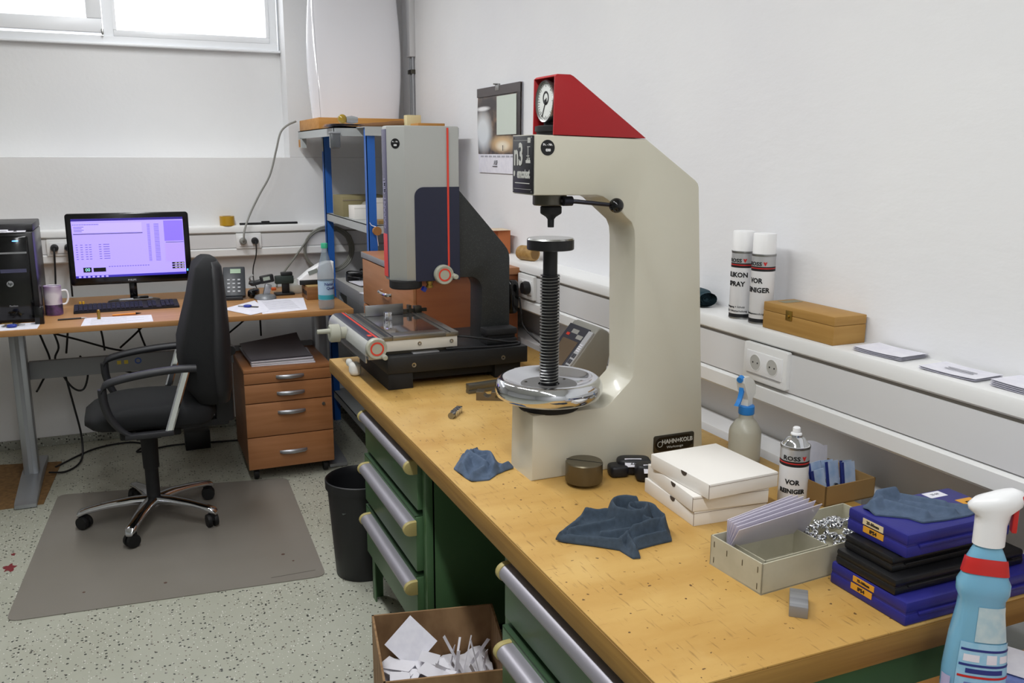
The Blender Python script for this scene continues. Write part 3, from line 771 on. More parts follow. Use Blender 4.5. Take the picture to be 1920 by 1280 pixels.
# spray cans
canm = M('can_white', 'E4E4E6', .28, coat=.3)
def spray_can(name, label, loc, r, h, cap, ph, lines, fs):
    t = thing(name, label, 'spray can', loc)
    MB().lathe([(0, 0), (r * .95, 0), (r, .004), (r, h - .004), (r * .96, h)], (0, 0, 0), 'z', 40).build('can', canm, t, local=True)
    for z0, z1, m in ((0.002, .006, steel), (h - .006, h, steel)):
        MB().lathe([(r * 1.015, z0), (r * 1.03, (z0 + z1) / 2), (r * 1.015, z1), (r * .98, (z0 + z1) / 2)], (0, 0, 0), 'z', 40, closed=True).build('rim', m, t, local=True)
    MB().lathe([(r * 1.004, h - .034), (r * 1.004, h - .006), (r * .99, h - .006), (r * .99, h - .034)], (0, 0, 0), 'z', 40, closed=True).build('silver_band', M('silver_band', 'B9BABC', .35, .4), t, local=True)
    bb = MB().lathe([(r * 1.004, h - .047), (r * 1.004, h - .034), (r * .99, h - .034), (r * .99, h - .047)], (0, 0, 0), 'z', 40, closed=True).build('black_band', inkm, t, local=True)
    MB().lathe([(r * 1.007, h - .0405), (r * 1.007, h - .0375), (r * .99, h - .0375), (r * .99, h - .0405)], (0, 0, 0), 'z', 40, closed=True).build('red_line', red_m, bb, local=True)
    if cap:
        MB().lathe([(0, h + cap), (r * .92, h + cap), (r * .96, h + cap - .003), (r * .97, h), (0, h)], (0, 0, 0), 'z', 36).build('cap', white_s, t, local=True)
        MB().lathe([(r * 1.003, .006), (r * 1.003, .016), (r * .99, .016), (r * .99, .006)], (0, 0, 0), 'z', 40, closed=True).build('foot_band', inkm, t, local=True)
    else:
        MB().lathe([(r * .95, h - .002), (r * .80, h + .006), (r * .60, h + .016), (r * .42, h + .019), (r * .40, h + .024), (0, h + .024)], (0, 0, 0), 'z', 36).build('shoulder', chrome, t, local=True)
        MB().lathe([(0, h + .02), (r * .40, h + .02), (r * .38, h + .027), (r * .27, h + .029), (r * .26, h + .040), (r * .2, h + .042), (0, h + .042)], (0, 0, 0), 'z', 24).build('nozzle', white_s, t, local=True)
    c = (0, 0, 0)
    text('ROSS', .014, None, None, None, inkm, t, wrap=((0, 0, h - .027), r * 1.004, ph - .15), local=True, sx=1.25, bold=.0004)
    text('v', .017, None, None, None, red_m, t, name='bird_mark', wrap=((0, 0, h - .025), r * 1.005, ph + .75), local=True, bold=.0012)
    for s, z, sz in lines:
        text(s, sz, None, None, None, inkm, t, wrap=((0, 0, z), r * 1.002, ph), local=True, bold=.0006 if sz > .01 else 0)
    return t
spray_can('spray_can', 'white spray can without cap lettered VOR REINIGER standing behind the grey tray', (1.396, 1.553, HB), .0335, .160, 0, math.radians(-132 - 3), (('VOR', .075, .016), ('REINIGER', .053, .0145)), .017)
spray_can('spray_can', 'capped white spray can lettered SILIKON SPRAY on the wall trunking', (1.612, 2.062, 1.24), .0325, .196, .056, math.radians(-128 - 33), (('SILIKON', .128, .019), ('SPRAY', .102, .019), ('Reinigung + Schutz', .036, .008), ('Pflege + Werterhaltung', .024, .008)), .019)
spray_can('spray_can', 'capped white spray can lettered VOR REINIGER beside the small wooden case', (1.614, 1.974, 1.24), .0325, .196, .056, math.radians(-128 - 36), (('VOR', .122, .019), ('REINIGER', .096, .019), ('Industrieanwendungen', .030, .008)), .019)

# brown carton with blister packs
t = thing('open_carton', 'low brown open carton holding blister packs by the wall', 'carton', (1.545, 1.605, HB), math.radians(2))
MB().box(-.075, .085, -.078, .078, 0, .003).box(-.075, .085, -.078, -.075, 0, .050).box(-.075, .085, .075, .078, 0, .050).box(-.075, -.072, -.078, .078, 0, .050).box(.082, .085, -.078, .078, 0, .050).build('tray', kraft, t, local=True, smooth=0)
bpk = M('blister_blue', '9DB8DC', .35, var=(30, 'C9D5EA'))
navyp = M('blister_navy', '27367F', .4)
one(MB().grid(lambda u, v: Vector((1.475 + .13 * u, 1.662 - .006 * math.sin(PI * u) + .008 * v, HB + .006 + (.088 + .022 * math.sin(PI * min(1, u * 1.1))) * v)), 10, 6).grid(lambda u, v: Vector((1.475 + .13 * u, 1.6635 - .006 * math.sin(PI * u) + .008 * v, HB + .006 + (.088 + .022 * math.sin(PI * min(1, u * 1.1))) * v)), 10, 6), 'leaflet', paper, 'curled white leaflet standing behind the blister packs', 'leaflet', (1.5, 1.672, HB + .006), fixn=False)
for k, (x, y, rz, zr) in enumerate(((1.500, 1.568, .1, -.05), (1.520, 1.600, .1, -.06), (1.548, 1.575, .1, .02), (1.562, 1.615, -.1, .0), (1.592, 1.580, .15, .12), (1.578, 1.555, .05, .05))):
    t = thing('blister_pack', 'blue and white blister pack standing in the low brown carton', 'blister pack', (x, y, HB + .006), rz, 'blister packs in the brown carton')
    h = .068 + .006 * (k % 3)
    tl = Matrix.Rotation(-.22, 4, 'X') @ Matrix.Rotation(zr, 4, 'Y')
    MB().box(-.022, .022, -.0008, .0008, 0, h).xf(tl).build('card', bpk, t, local=True, smooth=0)
    MB().box(-.0222, -.014, -.0012, .001, 0, h).xf(tl).build('card_side', navyp, t, local=True, smooth=0)
    MB().lathe([(0, -.005), (.009, -.004), (.0095, 0), (0, 0)], (.005, -.001, .016), 'y', 16).xf(tl).build('cell', steel, t, local=True)

# grey stapled tray
def open_tray(name, label, cx, cy, w, d, h, rz, z, th=.003, group=None, staples=True):
    t = thing(name, label, 'tray', (cx, cy, z), rz, group)
    MB().box(-w / 2, w / 2, -d / 2, d / 2, 0, th).box(-w / 2, w / 2, -d / 2, -d / 2 + th, 0, h, .0006).box(-w / 2, w / 2, d / 2 - th, d / 2, 0, h, .0006).box(-w / 2, -w / 2 + th, -d / 2, d / 2, 0, h, .0006).box(w / 2 - th, w / 2, -d / 2, d / 2, 0, h, .0006).build('tray', greyboard, t, local=True, smooth=0)
    if staples:
        for yy in (-d / 2 + .012, d / 2 - .012, -.02, .025):
            for zz in ((.014, h - .016) if abs(yy) > .03 else (h - .02,)):
                MB().box(-w / 2 - .0008, -w / 2 + .0004, yy - .0006, yy + .0006, zz - .006, zz + .006).build('staple', dsteel, t, local=True, smooth=0)
    return t
open_tray('stapled_tray', 'large grey stapled cardboard tray with shiny screws and clear sleeves in it', 1.233, 1.322, .375, .150, .064, math.radians(4), HB)
open_tray('insert_tray', 'small grey cardboard insert tray sitting inside the larger tray', 1.150, 1.302, .165, .092, .056, math.radians(4), HB + .0035, .0025, None, False)
for k, (x, y) in enumerate(((1.150, 1.288), (1.163, 1.292))):
    one(MB().lathe([(0, 0), (.006, 0), (.006, .006), (0, .006)], (0, 0, 0), 'z', 12), 'rubber_cap', rubber, 'small black rubber cap lying in the grey insert tray', 'cap', None, 'black caps in the insert tray').location = (x, y, HB + .0065)
for k in range(6):
    y = 1.362 + .004 * k
    x0 = 1.060 + .004 * k
    a = math.radians(3)
    mb = MB().box(0, .200 - .006 * k, -.0006, .0006, 0, .105 - .005 * k)
    one(mb, 'clear_sleeve', lavp, 'clear plastic sleeve leaning in the grey stapled tray', 'sleeve', None, 'clear sleeves in the tray', smooth=0).matrix_world = Matrix.Translation((x0, y, HB + .020)) @ Matrix.Rotation(a, 4, 'Z') @ Matrix.Rotation(math.radians(34 - 5 * k), 4, 'X') @ Matrix.Rotation(math.radians(-9), 4, 'Y')
# shiny screws
nut = MB().lathe([(.0022, .0052), (.0040, .0062), (.0072, .0050), (.0080, .0030), (.0072, .0012), (.0045, .0008), (.0042, -.006), (.0020, -.0062)], (0, 0, 0), 'z', 12, closed=True)
nut0 = None
for k in range(78):
    a = random.random() * 2 * PI; q = math.sqrt(random.random())
    x = 1.325 + .072 * q * math.cos(a); y = 1.333 + .056 * q * math.sin(a)
    z = HB + .034 + .030 * (1 - q * q) * (.55 + .45 * random.random()) + (.006 if k > 40 else 0)
    if nut0 is None:
        nut0 = nut.build('knurled_screw', chrome, smooth=50); o = nut0
        tag(o, 'shiny knurled screw heaped in the grey stapled tray', 'screw', 'shiny screws in the grey tray')
    else:
        o = nut0.copy(); COL.objects.link(o)
    o.location = (x, y, z)
    o.rotation_euler = (random.uniform(-1, 1), random.uniform(-1, 1), random.random() * 6)

# stacked instrument cases
bluec = M('case_blue', '26267A', .42, bump=(150, .03))
blackc = M('case_black', '121214', .4, bump=(150, .03))
ylab = M('label_orange', 'D99A2E', .5)
ylab2 = M('label_cream', 'DBC9A0', .5)
def case(name, label, x0, x1, y0, y1, z0, z1, m, bev=.006, rz=0):
    t = thing(name, label, 'case', ((x0 + x1) / 2, (y0 + y1) / 2, z0), rz, 'stacked instrument cases')
    w, d, h = (x1 - x0) / 2, (y1 - y0) / 2, z1 - z0
    MB().box(-w, w, -d, d, 0, h * .48, bev * .7).build('case_base', m, t, local=True)
    MB().box(-w, w, -d, d, h * .50, h, bev).build('case_lid', m, t, local=True)
    MB().box(-w + .002, w - .002, -d + .002, d - .002, h * .44, h * .54).build('case_seam', m, t, local=True, smooth=0)
    MB().box(-w + .03, w - .03, -d - .003, -d + .004, h * .36, h * .50, .002).build('latch_strip', m, t, local=True)
    return t
def side_label(t, w, s, yc, zc, lw, lh, m, sz):
    l = MB().box(-w - .0008, -w + .0005, yc - lw / 2, yc + lw / 2, zc - lh / 2, zc + lh / 2).build('label', m, t, local=True, smooth=0)
    text(s, sz, (-w - .0010, yc, zc), (0, -1, 0), (0, 0, 1), inkm, l, local=True, bold=.0002)
t = case('instrument_case', 'wide blue plastic case at the bottom of the stack', 1.212, 1.592, 1.040, 1.226, HB, .926, bluec)
side_label(t, .19, '75-100mm', .008, .036, .052, .011, ylab, .007); side_label(t, .19, 'IP54', .012, .020, .052, .012, ylab, .010)
tl_ = MB().cbox((.10, .02, .0464), (.075, .055, .0006)).build('label', ylab, t, local=True, smooth=0)
text('IP54', .012, (.10, .025, .0470), (1, 0, 0), (0, 1, 0), inkm, tl_, local=True)
case('instrument_case', 'wide black plastic case resting on the bottom blue one', 1.212, 1.545, 1.068, 1.216, .9265, .957, blackc)
case('instrument_case', 'small black plastic case directly under the upper blue one', 1.226, 1.50, 1.092, 1.212, .9575, .986, blackc)
t = case('instrument_case', 'smaller blue plastic case topmost of the stack under a rag', 1.244, 1.512, 1.080, 1.226, .9865, 1.033, bluec)
side_label(t, .134, '25-50mm', .008, .033, .050, .012, ylab2, .008); side_label(t, .134, 'IP54', .006, .018, .050, .012, ylab, .010)
l1 = MB().cbox((.072, .052, .0467), (.045, .025, .0006), rz=.0).build('label', paper, t, local=True, smooth=0)
l2 = MB().cbox((.105, -.005, .0467), (.040, .040, .0006)).build('label', ylab, t, local=True, smooth=0)
text('25-50', .009, (.072, .052, .0471), (1, 0, 0), (0, 1, 0), inkg, l1, local=True)
text('IP54', .011, (.105, -.003, .0471), (1, 0, 0), (0, 1, 0), inkm, l2, local=True)

# rags
rag_m = M('slate_microfibre', '52627A', .9, var=(90, '4A5A70'), bump=(500, .08))
rag_d = M('dark_slate_microfibre', '3B4856', .9, var=(90, '333F4C'), bump=(500, .08))
def ridges(segs):
    def f(x, y):
        h = 0
        for ax, ay, bx, by, hh, w in segs:
            dx, dy = bx - ax, by - ay
            tt = max(0, min(1, ((x - ax) * dx + (y - ay) * dy) / (dx * dx + dy * dy + 1e-12)))
            d = math.hypot(x - ax - tt * dx, y - ay - tt * dy)
            e = hh * math.exp(-(d / w) ** 2)
            h = max(h, e)
        return h
    return f
r1 = ridges([(.745, 2.06, .80, 2.15, .022, .016), (.80, 2.15, .845, 2.20, .024, .012), (.755, 2.01, .815, 2.06, .016, .010), (.815, 2.06, .80, 2.16, .026, .012), (.83, 2.04, .862, 2.15, .024, .012), (.80, 2.19, .86, 2.13, .022, .009), (.86, 2.05, .893, 2.06, .014, .012), (.77, 2.12, .84, 2.12, .018, .010)])
cloth([(.743, 2.112), (.745, 2.06), (.753, 2.006), (.80, 2.0), (.835, 2.03), (.865, 2.045), (.893, 2.055), (.885, 2.09), (.868, 2.10), (.862, 2.15), (.845, 2.205), (.815, 2.175), (.795, 2.195)], (.81, 2.09), HB,
      lambda x, y, q: (.006 + r1(x, y) + .003 * nz(x, y, 3, 40)) * min(1, (1 - q) * 5 + .2), 'cleaning_rag', rag_m, 'small slate blue rag lying by the tester base corner', loc=(.81, 2.09, HB), nr=44, na=150)
def loopseg(cx, cy, rx, ry, a0, a1, hh, w, n=14):
    P_ = [(cx + rx * math.cos(math.radians(a0 + (a1 - a0) * k / n)), cy + ry * math.sin(math.radians(a0 + (a1 - a0) * k / n))) for k in range(n + 1)]
    return [(*p, *q, hh, w) for p, q in zip(P_, P_[1:])]
r2 = ridges([(.800, 1.602, .895, 1.682, .030, .011), (.895, 1.682, .945, 1.640, .026, .009), (.80, 1.600, .905, 1.515, .017, .010), (.83, 1.602, .945, 1.600, .020, .008), (.905, 1.515, .935, 1.535, .020, .009), (.935, 1.535, .915, 1.465, .016, .007), (.945, 1.51, 1.045, 1.515, .014, .012), (.95, 1.535, 1.04, 1.545, .030, .010), (.885, 1.56, .955, 1.545, .018, .008)]
            + loopseg(.985, 1.612, .036, .048, 30, 330, .042, .011) + loopseg(.995, 1.60, .014, .020, 60, 300, .034, .007) + loopseg(1.0, 1.575, .045, .05, -60, 80, .034, .011) + loopseg(1.02, 1.56, .030, .025, 100, 220, .032, .008))
cloth([(.796, 1.603), (.808, 1.588), (.86, 1.545), (.900, 1.508), (.906, 1.462), (.922, 1.458), (.935, 1.495), (.975, 1.500), (1.028, 1.503), (1.05, 1.545), (1.055, 1.60), (1.045, 1.655), (1.00, 1.69), (.965, 1.668), (.935, 1.685), (.905, 1.690), (.85, 1.645)], (.955, 1.59), HB,
      lambda x, y, q: (.006 + r2(x, y) + .012 * math.exp(-(((x - 1.0) / .06) ** 2 + ((y - 1.6) / .07) ** 2)) + .003 * nz(x, y, 1, 45)) * min(1, (1 - q) * 7 + .15), 'cleaning_rag', rag_d, 'large crumpled dark slate rag in front of the white cartons', nr=70, na=220, loc=(.955, 1.59, HB))
r3 = ridges([(1.262, 1.190, 1.30, 1.20, .018, .012), (1.30, 1.21, 1.345, 1.21, .026, .012), (1.345, 1.21, 1.40, 1.14, .014, .010), (1.40, 1.14, 1.45, 1.105, .010, .009), (1.30, 1.19, 1.33, 1.12, .014, .008), (1.33, 1.18, 1.39, 1.11, .012, .008)])
cloth([(1.256, 1.170), (1.262, 1.208), (1.30, 1.222), (1.345, 1.218), (1.40, 1.175), (1.455, 1.105), (1.42, 1.098), (1.36, 1.100), (1.31, 1.108), (1.302, 1.135)], (1.335, 1.16), 1.0335,
      lambda x, y, q: (.003 + r3(x, y)) * min(1, (1 - q) * 6 + .25), 'cleaning_rag', rag_m, 'slate blue rag draped on the topmost blue case', loc=(1.335, 1.16, 1.0335), nr=40, na=140)
# ground steel block
one(MB().box(-.0165, .0165, -.036, .036, 0, .022, .0012), 'steel_block', M('ground_block', 'A0A1A4', .4, .45, var=((4, 60, 4), '86878A')), 'small ground steel block alone on the bench by the blue case', 'block', None).matrix_world = Matrix.Translation((1.083, 1.167, HB)) @ Matrix.Rotation(math.radians(-41), 4, 'Z')

# ================================================================== NEAR SIDE TABLE
beech = M('beech_laminate', 'B5814A', .42, var=((3, 40, 3), 'AB7741', 5))
t = thing('side_table', 'beech side table standing against the end of the workbench', 'table', (1.38, .66, 0))
MB().box(1.10, 1.68, .28, 1.018, .75, .78, .002).build('table_top', beech, t)
for xx in (1.12, 1.62):
    for yy in (.30, .96):
        MB().box(xx, xx + .04, yy, yy + .04, 0, .75, .002).build('leg', greymetal, t)
cl_m = M('periwinkle_microfibre', '7C8BC4', .9, var=(120, '7080BB'), bump=(500, .1))
cloth([(1.185, 1.0), (1.19, .90), (1.25, .80), (1.40, .80), (1.49, .90), (1.48, .975), (1.44, 1.0), (1.40, .985), (1.34, 1.008), (1.27, .995)], (1.33, .91), .78,
      lambda x, y, q: (.003 + .006 * abs(nz(x, y, 5, 16)) + .004 * max(0, math.sin(50 * x + 30 * y)) ** 2) * min(1, (1 - q) * 6 + .25), 'cleaning_cloth', cl_m, 'periwinkle blue cloth spread on the beech side table', loc=(1.33, .91, .78))
one(MB().box(-.05, .05, -.04, .04, 0, .0008), 'paper_slip', paper, 'white paper slip lying on the periwinkle cloth', 'paper', None, smooth=0).matrix_world = Matrix.Translation((1.435, .978, .792)) @ Matrix.Rotation(.5, 4, 'Z')
# window cleaner bottle
t = thing('cleaner_bottle', 'blue cleaner bottle with white trigger head on the periwinkle cloth', 'spray bottle', (1.262, .936, .785), math.radians(-38))
clr = M('blue_cleaner', '8CCBEA', .12, trans=.3, ior=1.35, coat=.3)
secs = [(0, .046, .026), (.01, .049, .029), (.06, .049, .029), (.12, .044, .027), (.165, .037, .024), (.185, .036, .023), (.196, .041, .026), (.212, .041, .026), (.222, .036, .024), (.25, .031, .021), (.266, .024, .018), (.276, .019, .015), (.292, .018, .015)]
MB().loft([[Vector((a * math.copysign(abs(math.cos(2 * PI * k / 36)) ** .8, math.cos(2 * PI * k / 36)), b * math.copysign(abs(math.sin(2 * PI * k / 36)) ** .8, math.sin(2 * PI * k / 36)), z)) for k in range(36)] for z, a, b in secs]).build('bottle', clr, t, local=True, smooth=60)
def sec_at(z):
    for (z0, a0, b0), (z1, a1, b1) in zip(secs, secs[1:]):
        if z0 <= z <= z1:
            q = (z - z0) / (z1 - z0)
            return a0 + (a1 - a0) * q, b0 + (b1 - b0) * q
    return secs[-1][1:]
def shell(z0, z1, k0, k1, off=.0012, wav=0):
    def fn(u, v):
        a = (k0 + (k1 - k0) * u)
        ca, sa = math.cos(a), math.sin(a)
        z = z0 + (z1 - z0) * v + wav * math.sin(u * PI)
        A, Bq = sec_at(z)
        return Vector(((A + off) * math.copysign(abs(ca) ** .8, ca), (Bq + off) * math.copysign(abs(sa) ** .8, sa), z))
    return MB().grid(fn, 40, 10)
rl_ = shell(.226, .252, PI * .9, 2 * PI, .0016, .006).build('red_label', red_m, t, local=True, smooth=60)
lbl = shell(.008, .118, PI * 1.30, PI * 1.97, .0016).build('label', M('label_sky', '8CC4E2', .35, var=(60, 'A3CFE8')), t, local=True, smooth=60)
for z0, m in ((.104, navyp), (.078, navyp), (.058, red_m)):
    shell(z0, z0 + .004, PI * 1.32, PI * 1.95, .0022).build('label_stripe', m, lbl, local=True, smooth=60)
for z0, z1, u0, u1, m in ((.086, .098, 1.36, 1.50, paper), (.084, .100, 1.55, 1.66, paper), (.086, .098, 1.70, 1.86, paper), (.066, .074, 1.4, 1.75, navyp), (.016, .050, 1.40, 1.62, M('label_violet', '6B7AB8', .4)), (.020, .046, 1.68, 1.86, paper)):
    shell(z0, z1, PI * u0, PI * u1, .0020).build('label_print', m, lbl, local=True, smooth=60)
shell(.012, .052, PI * 1.06, PI * 1.24, .0016).build('barcode_field', M('barcode_lilac', 'B9B4D6', .5), t, local=True, smooth=60)
shell(.12, .178, PI * 1.45, PI * 1.85, .0012).build('clear_panel', M('panel_haze', 'C3D3D6', .3, var=(50, 'A8C4D0')), t, local=True, smooth=60)
hb_ = [[Vector((cx + a * math.cos(2 * PI * k / 24), b * math.sin(2 * PI * k / 24), z + tl * math.cos(2 * PI * k / 24))) for k in range(24)] for (cx, z, a, b, tl) in ((0, .276, .0245, .0195, 0), (0, .31, .0245, .0195, 0), (.002, .327, .027, .020, .003), (.004, .338, .040, .022, .006), (.004, .348, .042, .022, .008), (.006, .358, .036, .019, .009), (.008, .364, .020, .010, .007))]
MB().loft(hb_).build('trigger_head', white_s, t, local=True, smooth=60)
MB().box(.030, .038, -.008, .008, .300, .345, .002).build('trigger', red_m, t, local=True)
MB().box(.028, .050, -.010, .010, .352, .362, .003).build('nozzle', red_m, t, local=True)

t.scale = (1, 1, 1.05)

# ================================================================== THINGS ON THE RIGHT WALL
def socket(name, label, cx, cz, axis, wid=.165, h=.10, n=2, face=0, gap=.0):
    """double socket; axis 'x' faces -x (right wall), axis 'y' faces -y (back wall)"""
    loc = (face, cx, cz) if axis == 'x' else (cx, face, cz)
    t = thing(name, label, 'socket', loc, -PI / 2 if axis == 'x' else 0, 'wall sockets')
    MB().prism(rrect(-wid / 2, wid / 2, -h / 2, h / 2, .006), 'y', -.010, 0.006, .002).build('plate', pvc, t, local=True)
    MB().box(-wid / 2 + .016, wid / 2 - .016, -.0125, -.009, -.031, .031, .001).build('insert', white_s, t, local=True)
    for k in range(n):
        x = (k - (n - 1) / 2) * .070
        w = MB().lathe([(.0215, -.0135), (.0235, -.0135), (.0235, -.010), (.0215, -.010)], (x, 0, 0), 'y', 24, closed=True).build('socket_ring', pvc, t, local=True)
        MB().lathe([(0, -.0129), (.0215, -.0129), (.0215, -.0120), (0, -.0120)], (x, 0, 0), 'y', 24).build('socket_well', M('socket_grey', 'B9B8B3', .5), w, local=True)
        for s in (-1, 1):
            MB().lathe([(0, -.0133), (.0025, -.0133), (.0025, -.0125), (0, -.0125)], (x + s * .0095, 0, 0), 'y', 8).build('pin_hole', inkm, w, local=True)
    MB().box(-wid / 2 + .02, wid / 2 - .02, -.0128, -.012, -.0335, -.0325).build('insert_joint', inkg, t, local=True, smooth=0)
    return t
socket('wall_socket', 'white double socket below the wooden case', 1.882, 1.142, 'x', .18, .104, 2, 1.572)
socket('wall_socket', 'white double socket holding a black plug adapter near the microscope', 3.475, 1.142, 'x', .165, .104, 2, 1.572)
t = thing('plug_adapter', 'black plug adapter with thin cable in the socket near the microscope', 'plug', (1.53, 3.505, 1.06))
MB().super((1.515, 3.520, 1.095), (.030, .030, .075), .5, .7).build('adapter_body', blackg, t)
MB().lathe([(0, 1.530), (.024, 1.530), (.030, 1.545), (.026, 1.562), (0, 1.562)], (0, 3.440, 1.142), 'x', 20).build('plug', black, t)
MB().tube([(1.52, 3.445, 1.10), (1.525, 3.435, 1.03), (1.53, 3.43, .985), (1.545, 3.37, .945), (1.56, 3.22, .915), (1.57, 3.0, .905)], .004, 8, 6).build('cable', cable_m, t)
# wooden case
t = thing('wooden_case', 'small hinged wooden case with brass clasp on the wall trunking', 'case', (1.632, 1.787, 1.24))
wood1 = M('light_wood', 'B38A4A', .55, var=((8, 3, 60), 'A67C3E', 5))
MB().box(-.052, .052, -.134, .134, 0, .048, .0015).build('case_body', wood1, t, local=True)
MB().box(-.052, .052, -.134, .134, .0488, .072, .0015).build('case_lid', wood1, t, local=True)
cp = MB().box(-.0545, -.0518, .018, .042, .036, .062, .001).build('clasp', brass, t, local=True)
MB().lathe([(0, -.058), (.004, -.058), (.004, -.054), (0, -.054)], (0, .030, .046), 'x', 12).build('clasp_button', brass, cp, local=True)
MB().cbox((.01, .10, .0725), (.06, .03, .0006)).build('paper_label', M('faded_label', '8F8A74', .8), t, local=True, smooth=0)
for k, (y, x, rz, n, lab) in enumerate(((1.527, 1.635, .06, 3, 'small stack of white cards beside the wooden case'), (1.325, 1.630, .05, 2, 'stack of printed white cards between two other card stacks'), (1.155, 1.640, .0, 4, 'thick stack of white cards at the trunking end'))):
    t = thing('card_stack', lab, 'cards', (x, y, 1.24), rz, 'card stacks on the trunking')
    for j in range(n):
        o = MB().grid(lambda u, v: Vector((-.045 + .09 * u + .001 * j, -.070 + .14 * v, .0015 + .0035 * j + .004 * (1 - math.sin(PI * v)) * .5)), 4, 10).grid(lambda u, v: Vector((-.045 + .09 * u + .001 * j, -.070 + .14 * v, .0025 + .0035 * j + .004 * (1 - math.sin(PI * v)) * .5)), 4, 10).build('card', paper, t, local=True, fixn=False)
    if k == 1:
        for j in range(2):
            MB().box(-.012 + .012 * j, -.008 + .012 * j, -.04, .03, .0085, .0089).build('print_line', inkg, t, local=True, smooth=0)
# rolled dark cloth
def spiral_roll(mb, n=5):
    pts = []
    for k in range(64):
        a = k * n * 2 * PI / 64
        r = .006 + .026 * k / 64
        pts.append((r * math.cos(a) * 1.15, r * math.sin(a) * .75))
    return pts
teal = M('teal_cloth', '223C46', .85, bump=(200, .15))
mb = MB()
pts = spiral_roll(mb, 4)
mb.grid(lambda u, v: Vector((-.07 + .14 * v, pts[min(63, int(u * 63))][0], .027 + pts[min(63, int(u * 63))][1])), 63, 6)
mb.super((.005, 0, .026), (.068, .033, .0245), .35, .8)
o = mb.build('rolled_cloth', teal, smooth=60)
tag(o, 'dark teal cloth rolled up on the wall trunking beside the spray cans', 'cloth')
o.matrix_world = Matrix.Translation((1.632, 2.305, 1.24)) @ Matrix.Rotation(PI / 2 - .15, 4, 'Z')
# wooden plug and small bits
t = thing('wooden_bung', 'round turned wooden bung lying on the wall trunking', 'bung', (1.625, 3.60, 1.24), math.radians(20))
MB().lathe([(0, -.05), (.031, -.05), (.033, -.045), (.033, .035), (.029, .045), (0, .045)], (0, 0, .033), 'y', 28).build('bung', M('bung_wood', 'A8854E', .6, var=(60, '94713C')), t, local=True)
MB().lathe([(0, -.0512), (.024, -.0512), (.024, -.049), (0, -.049)], (0, 0, .033), 'y', 24).build('bung_end', M('bung_dark', '7A5B30', .7), t, local=True)
t = thing('small_parcel', 'small orange-brown packet with a paper slip on the trunking behind the microscope arm', 'packet', (1.63, 3.95, 1.24))
MB().box(1.60, 1.665, 3.88, 4.02, 1.24, 1.352, .004).build('packet', M('orange_card', 'B2683C', .7), t)
MB().box(1.57, 1.66, 3.86, 3.98, 1.353, 1.3545).build('paper_slip', M('cream_slip', 'D5C2A8', .8), t, smooth=0)
one(MB().super((1.60, 4.11, 1.30), (.030, .045, .062), .6, .7), 'green_pouch', M('bottle_green', '1C5648', .5), 'small green pouch on the trunking beside the orange packet', 'pouch', (1.60, 4.11, 1.24))
# calendar
t = thing('wall_calendar', 'photo wall calendar hanging on a nail on the right wall', 'calendar', (1.685, 4.07, 1.61))
pm = bpy.data.materials.new('calendar_photo'); pm.use_nodes = True
nt = pm.node_tree; b = nt.nodes['Principled BSDF']; b.inputs['Roughness'].default_value = .35
tc = nt.nodes.new('ShaderNodeTexCoord')
nn1 = nt.nodes.new('ShaderNodeTexNoise'); nn1.inputs['Scale'].default_value = 22; nn1.inputs['Detail'].default_value = 6
rp = nt.nodes.new('ShaderNodeValToRGB'); rp.color_ramp.elements[0].position = .42; rp.color_ramp.elements[0].color = lin('433C3C')
rp.color_ramp.elements[1].position = .66; rp.color_ramp.elements[1].color = lin('7C6656')
nt.links.new(tc.outputs['Object'], nn1.inputs['Vector']); nt.links.new(nn1.outputs[0], rp.inputs[0])
src = rp.outputs[0]
for (py, pz, ry, rz_, colr) in ((.13, .335, .20, .055, '2E2A2C'), (.20, .205, .14, .12, 'DDE2E6'), (-.05, .145, .19, .05, 'D8B78A'), (-.05, .135, .10, .03, 'F2E6CE'), (.20, .318, .11, .014, 'E8E8EA')):
    mp = nt.nodes.new('ShaderNodeMapping'); mp.vector_type = 'TEXTURE'
    mp.inputs['Location'].default_value = (0, py, pz); mp.inputs['Scale'].default_value = (1, ry, rz_)
    gr = nt.nodes.new('ShaderNodeTexGradient'); gr.gradient_type = 'SPHERICAL'
    nt.links.new(tc.outputs['Object'], mp.inputs[0]); nt.links.new(mp.outputs[0], gr.inputs[0])
    mm = nt.nodes.new('ShaderNodeMath'); mm.operation = 'MULTIPLY'; mm.inputs[1].default_value = 1.8; mm.use_clamp = True
    nt.links.new(gr.outputs['Fac'], mm.inputs[0])
    mx = nt.nodes.new('ShaderNodeMix'); mx.data_type = 'RGBA'
    nt.links.new(mm.outputs[0], mx.inputs[0]); nt.links.new(src, mx.inputs[6]); mx.inputs[7].default_value = lin(colr)
    src = mx.outputs[2]
nt.links.new(src, b.inputs['Base Color'])
def sheet(y0, y1, z0, z1, x, bulge, name, m, th=.0018):
    mb = MB()
    for d in (0, th):
        mb.grid(lambda u, v: Vector((x + d - bulge * math.sin(PI * v) * (.5 + .5 * u), y0 + (y1 - y0) * u, z0 + (z1 - z0) * v)), 6, 12)
    return mb.build(name, m, t, fixn=False)
sheet(3.795, 4.345, 1.614, 2.030, 1.684, .004, 'backing_sheet', paper)
ph_ = sheet(3.797, 4.343, 1.706, 2.028, 1.6815, .005, 'photo_print', pm)
MB().box(1.6745, 1.6765, 3.797, 4.343, 1.985, 2.028).build('title_band', M('print_charcoal', '4A4444', .4), ph_, smooth=0)
MB().box(1.6742, 1.6762, 3.797, 3.832, 1.706, 1.985).build('side_band', M('print_dark', '332E30', .4), ph_, smooth=0)
MB().box(1.6725, 1.6742, 3.838, 4.075, 1.797, 1.978).build('pinned_note', M('note_paper', 'CDD6CC', .6), t, smooth=0)
MB().box(1.6735, 1.6750, 4.0, 4.004, 1.722, 1.748).build('print_figure', inkm, ph_, smooth=0)
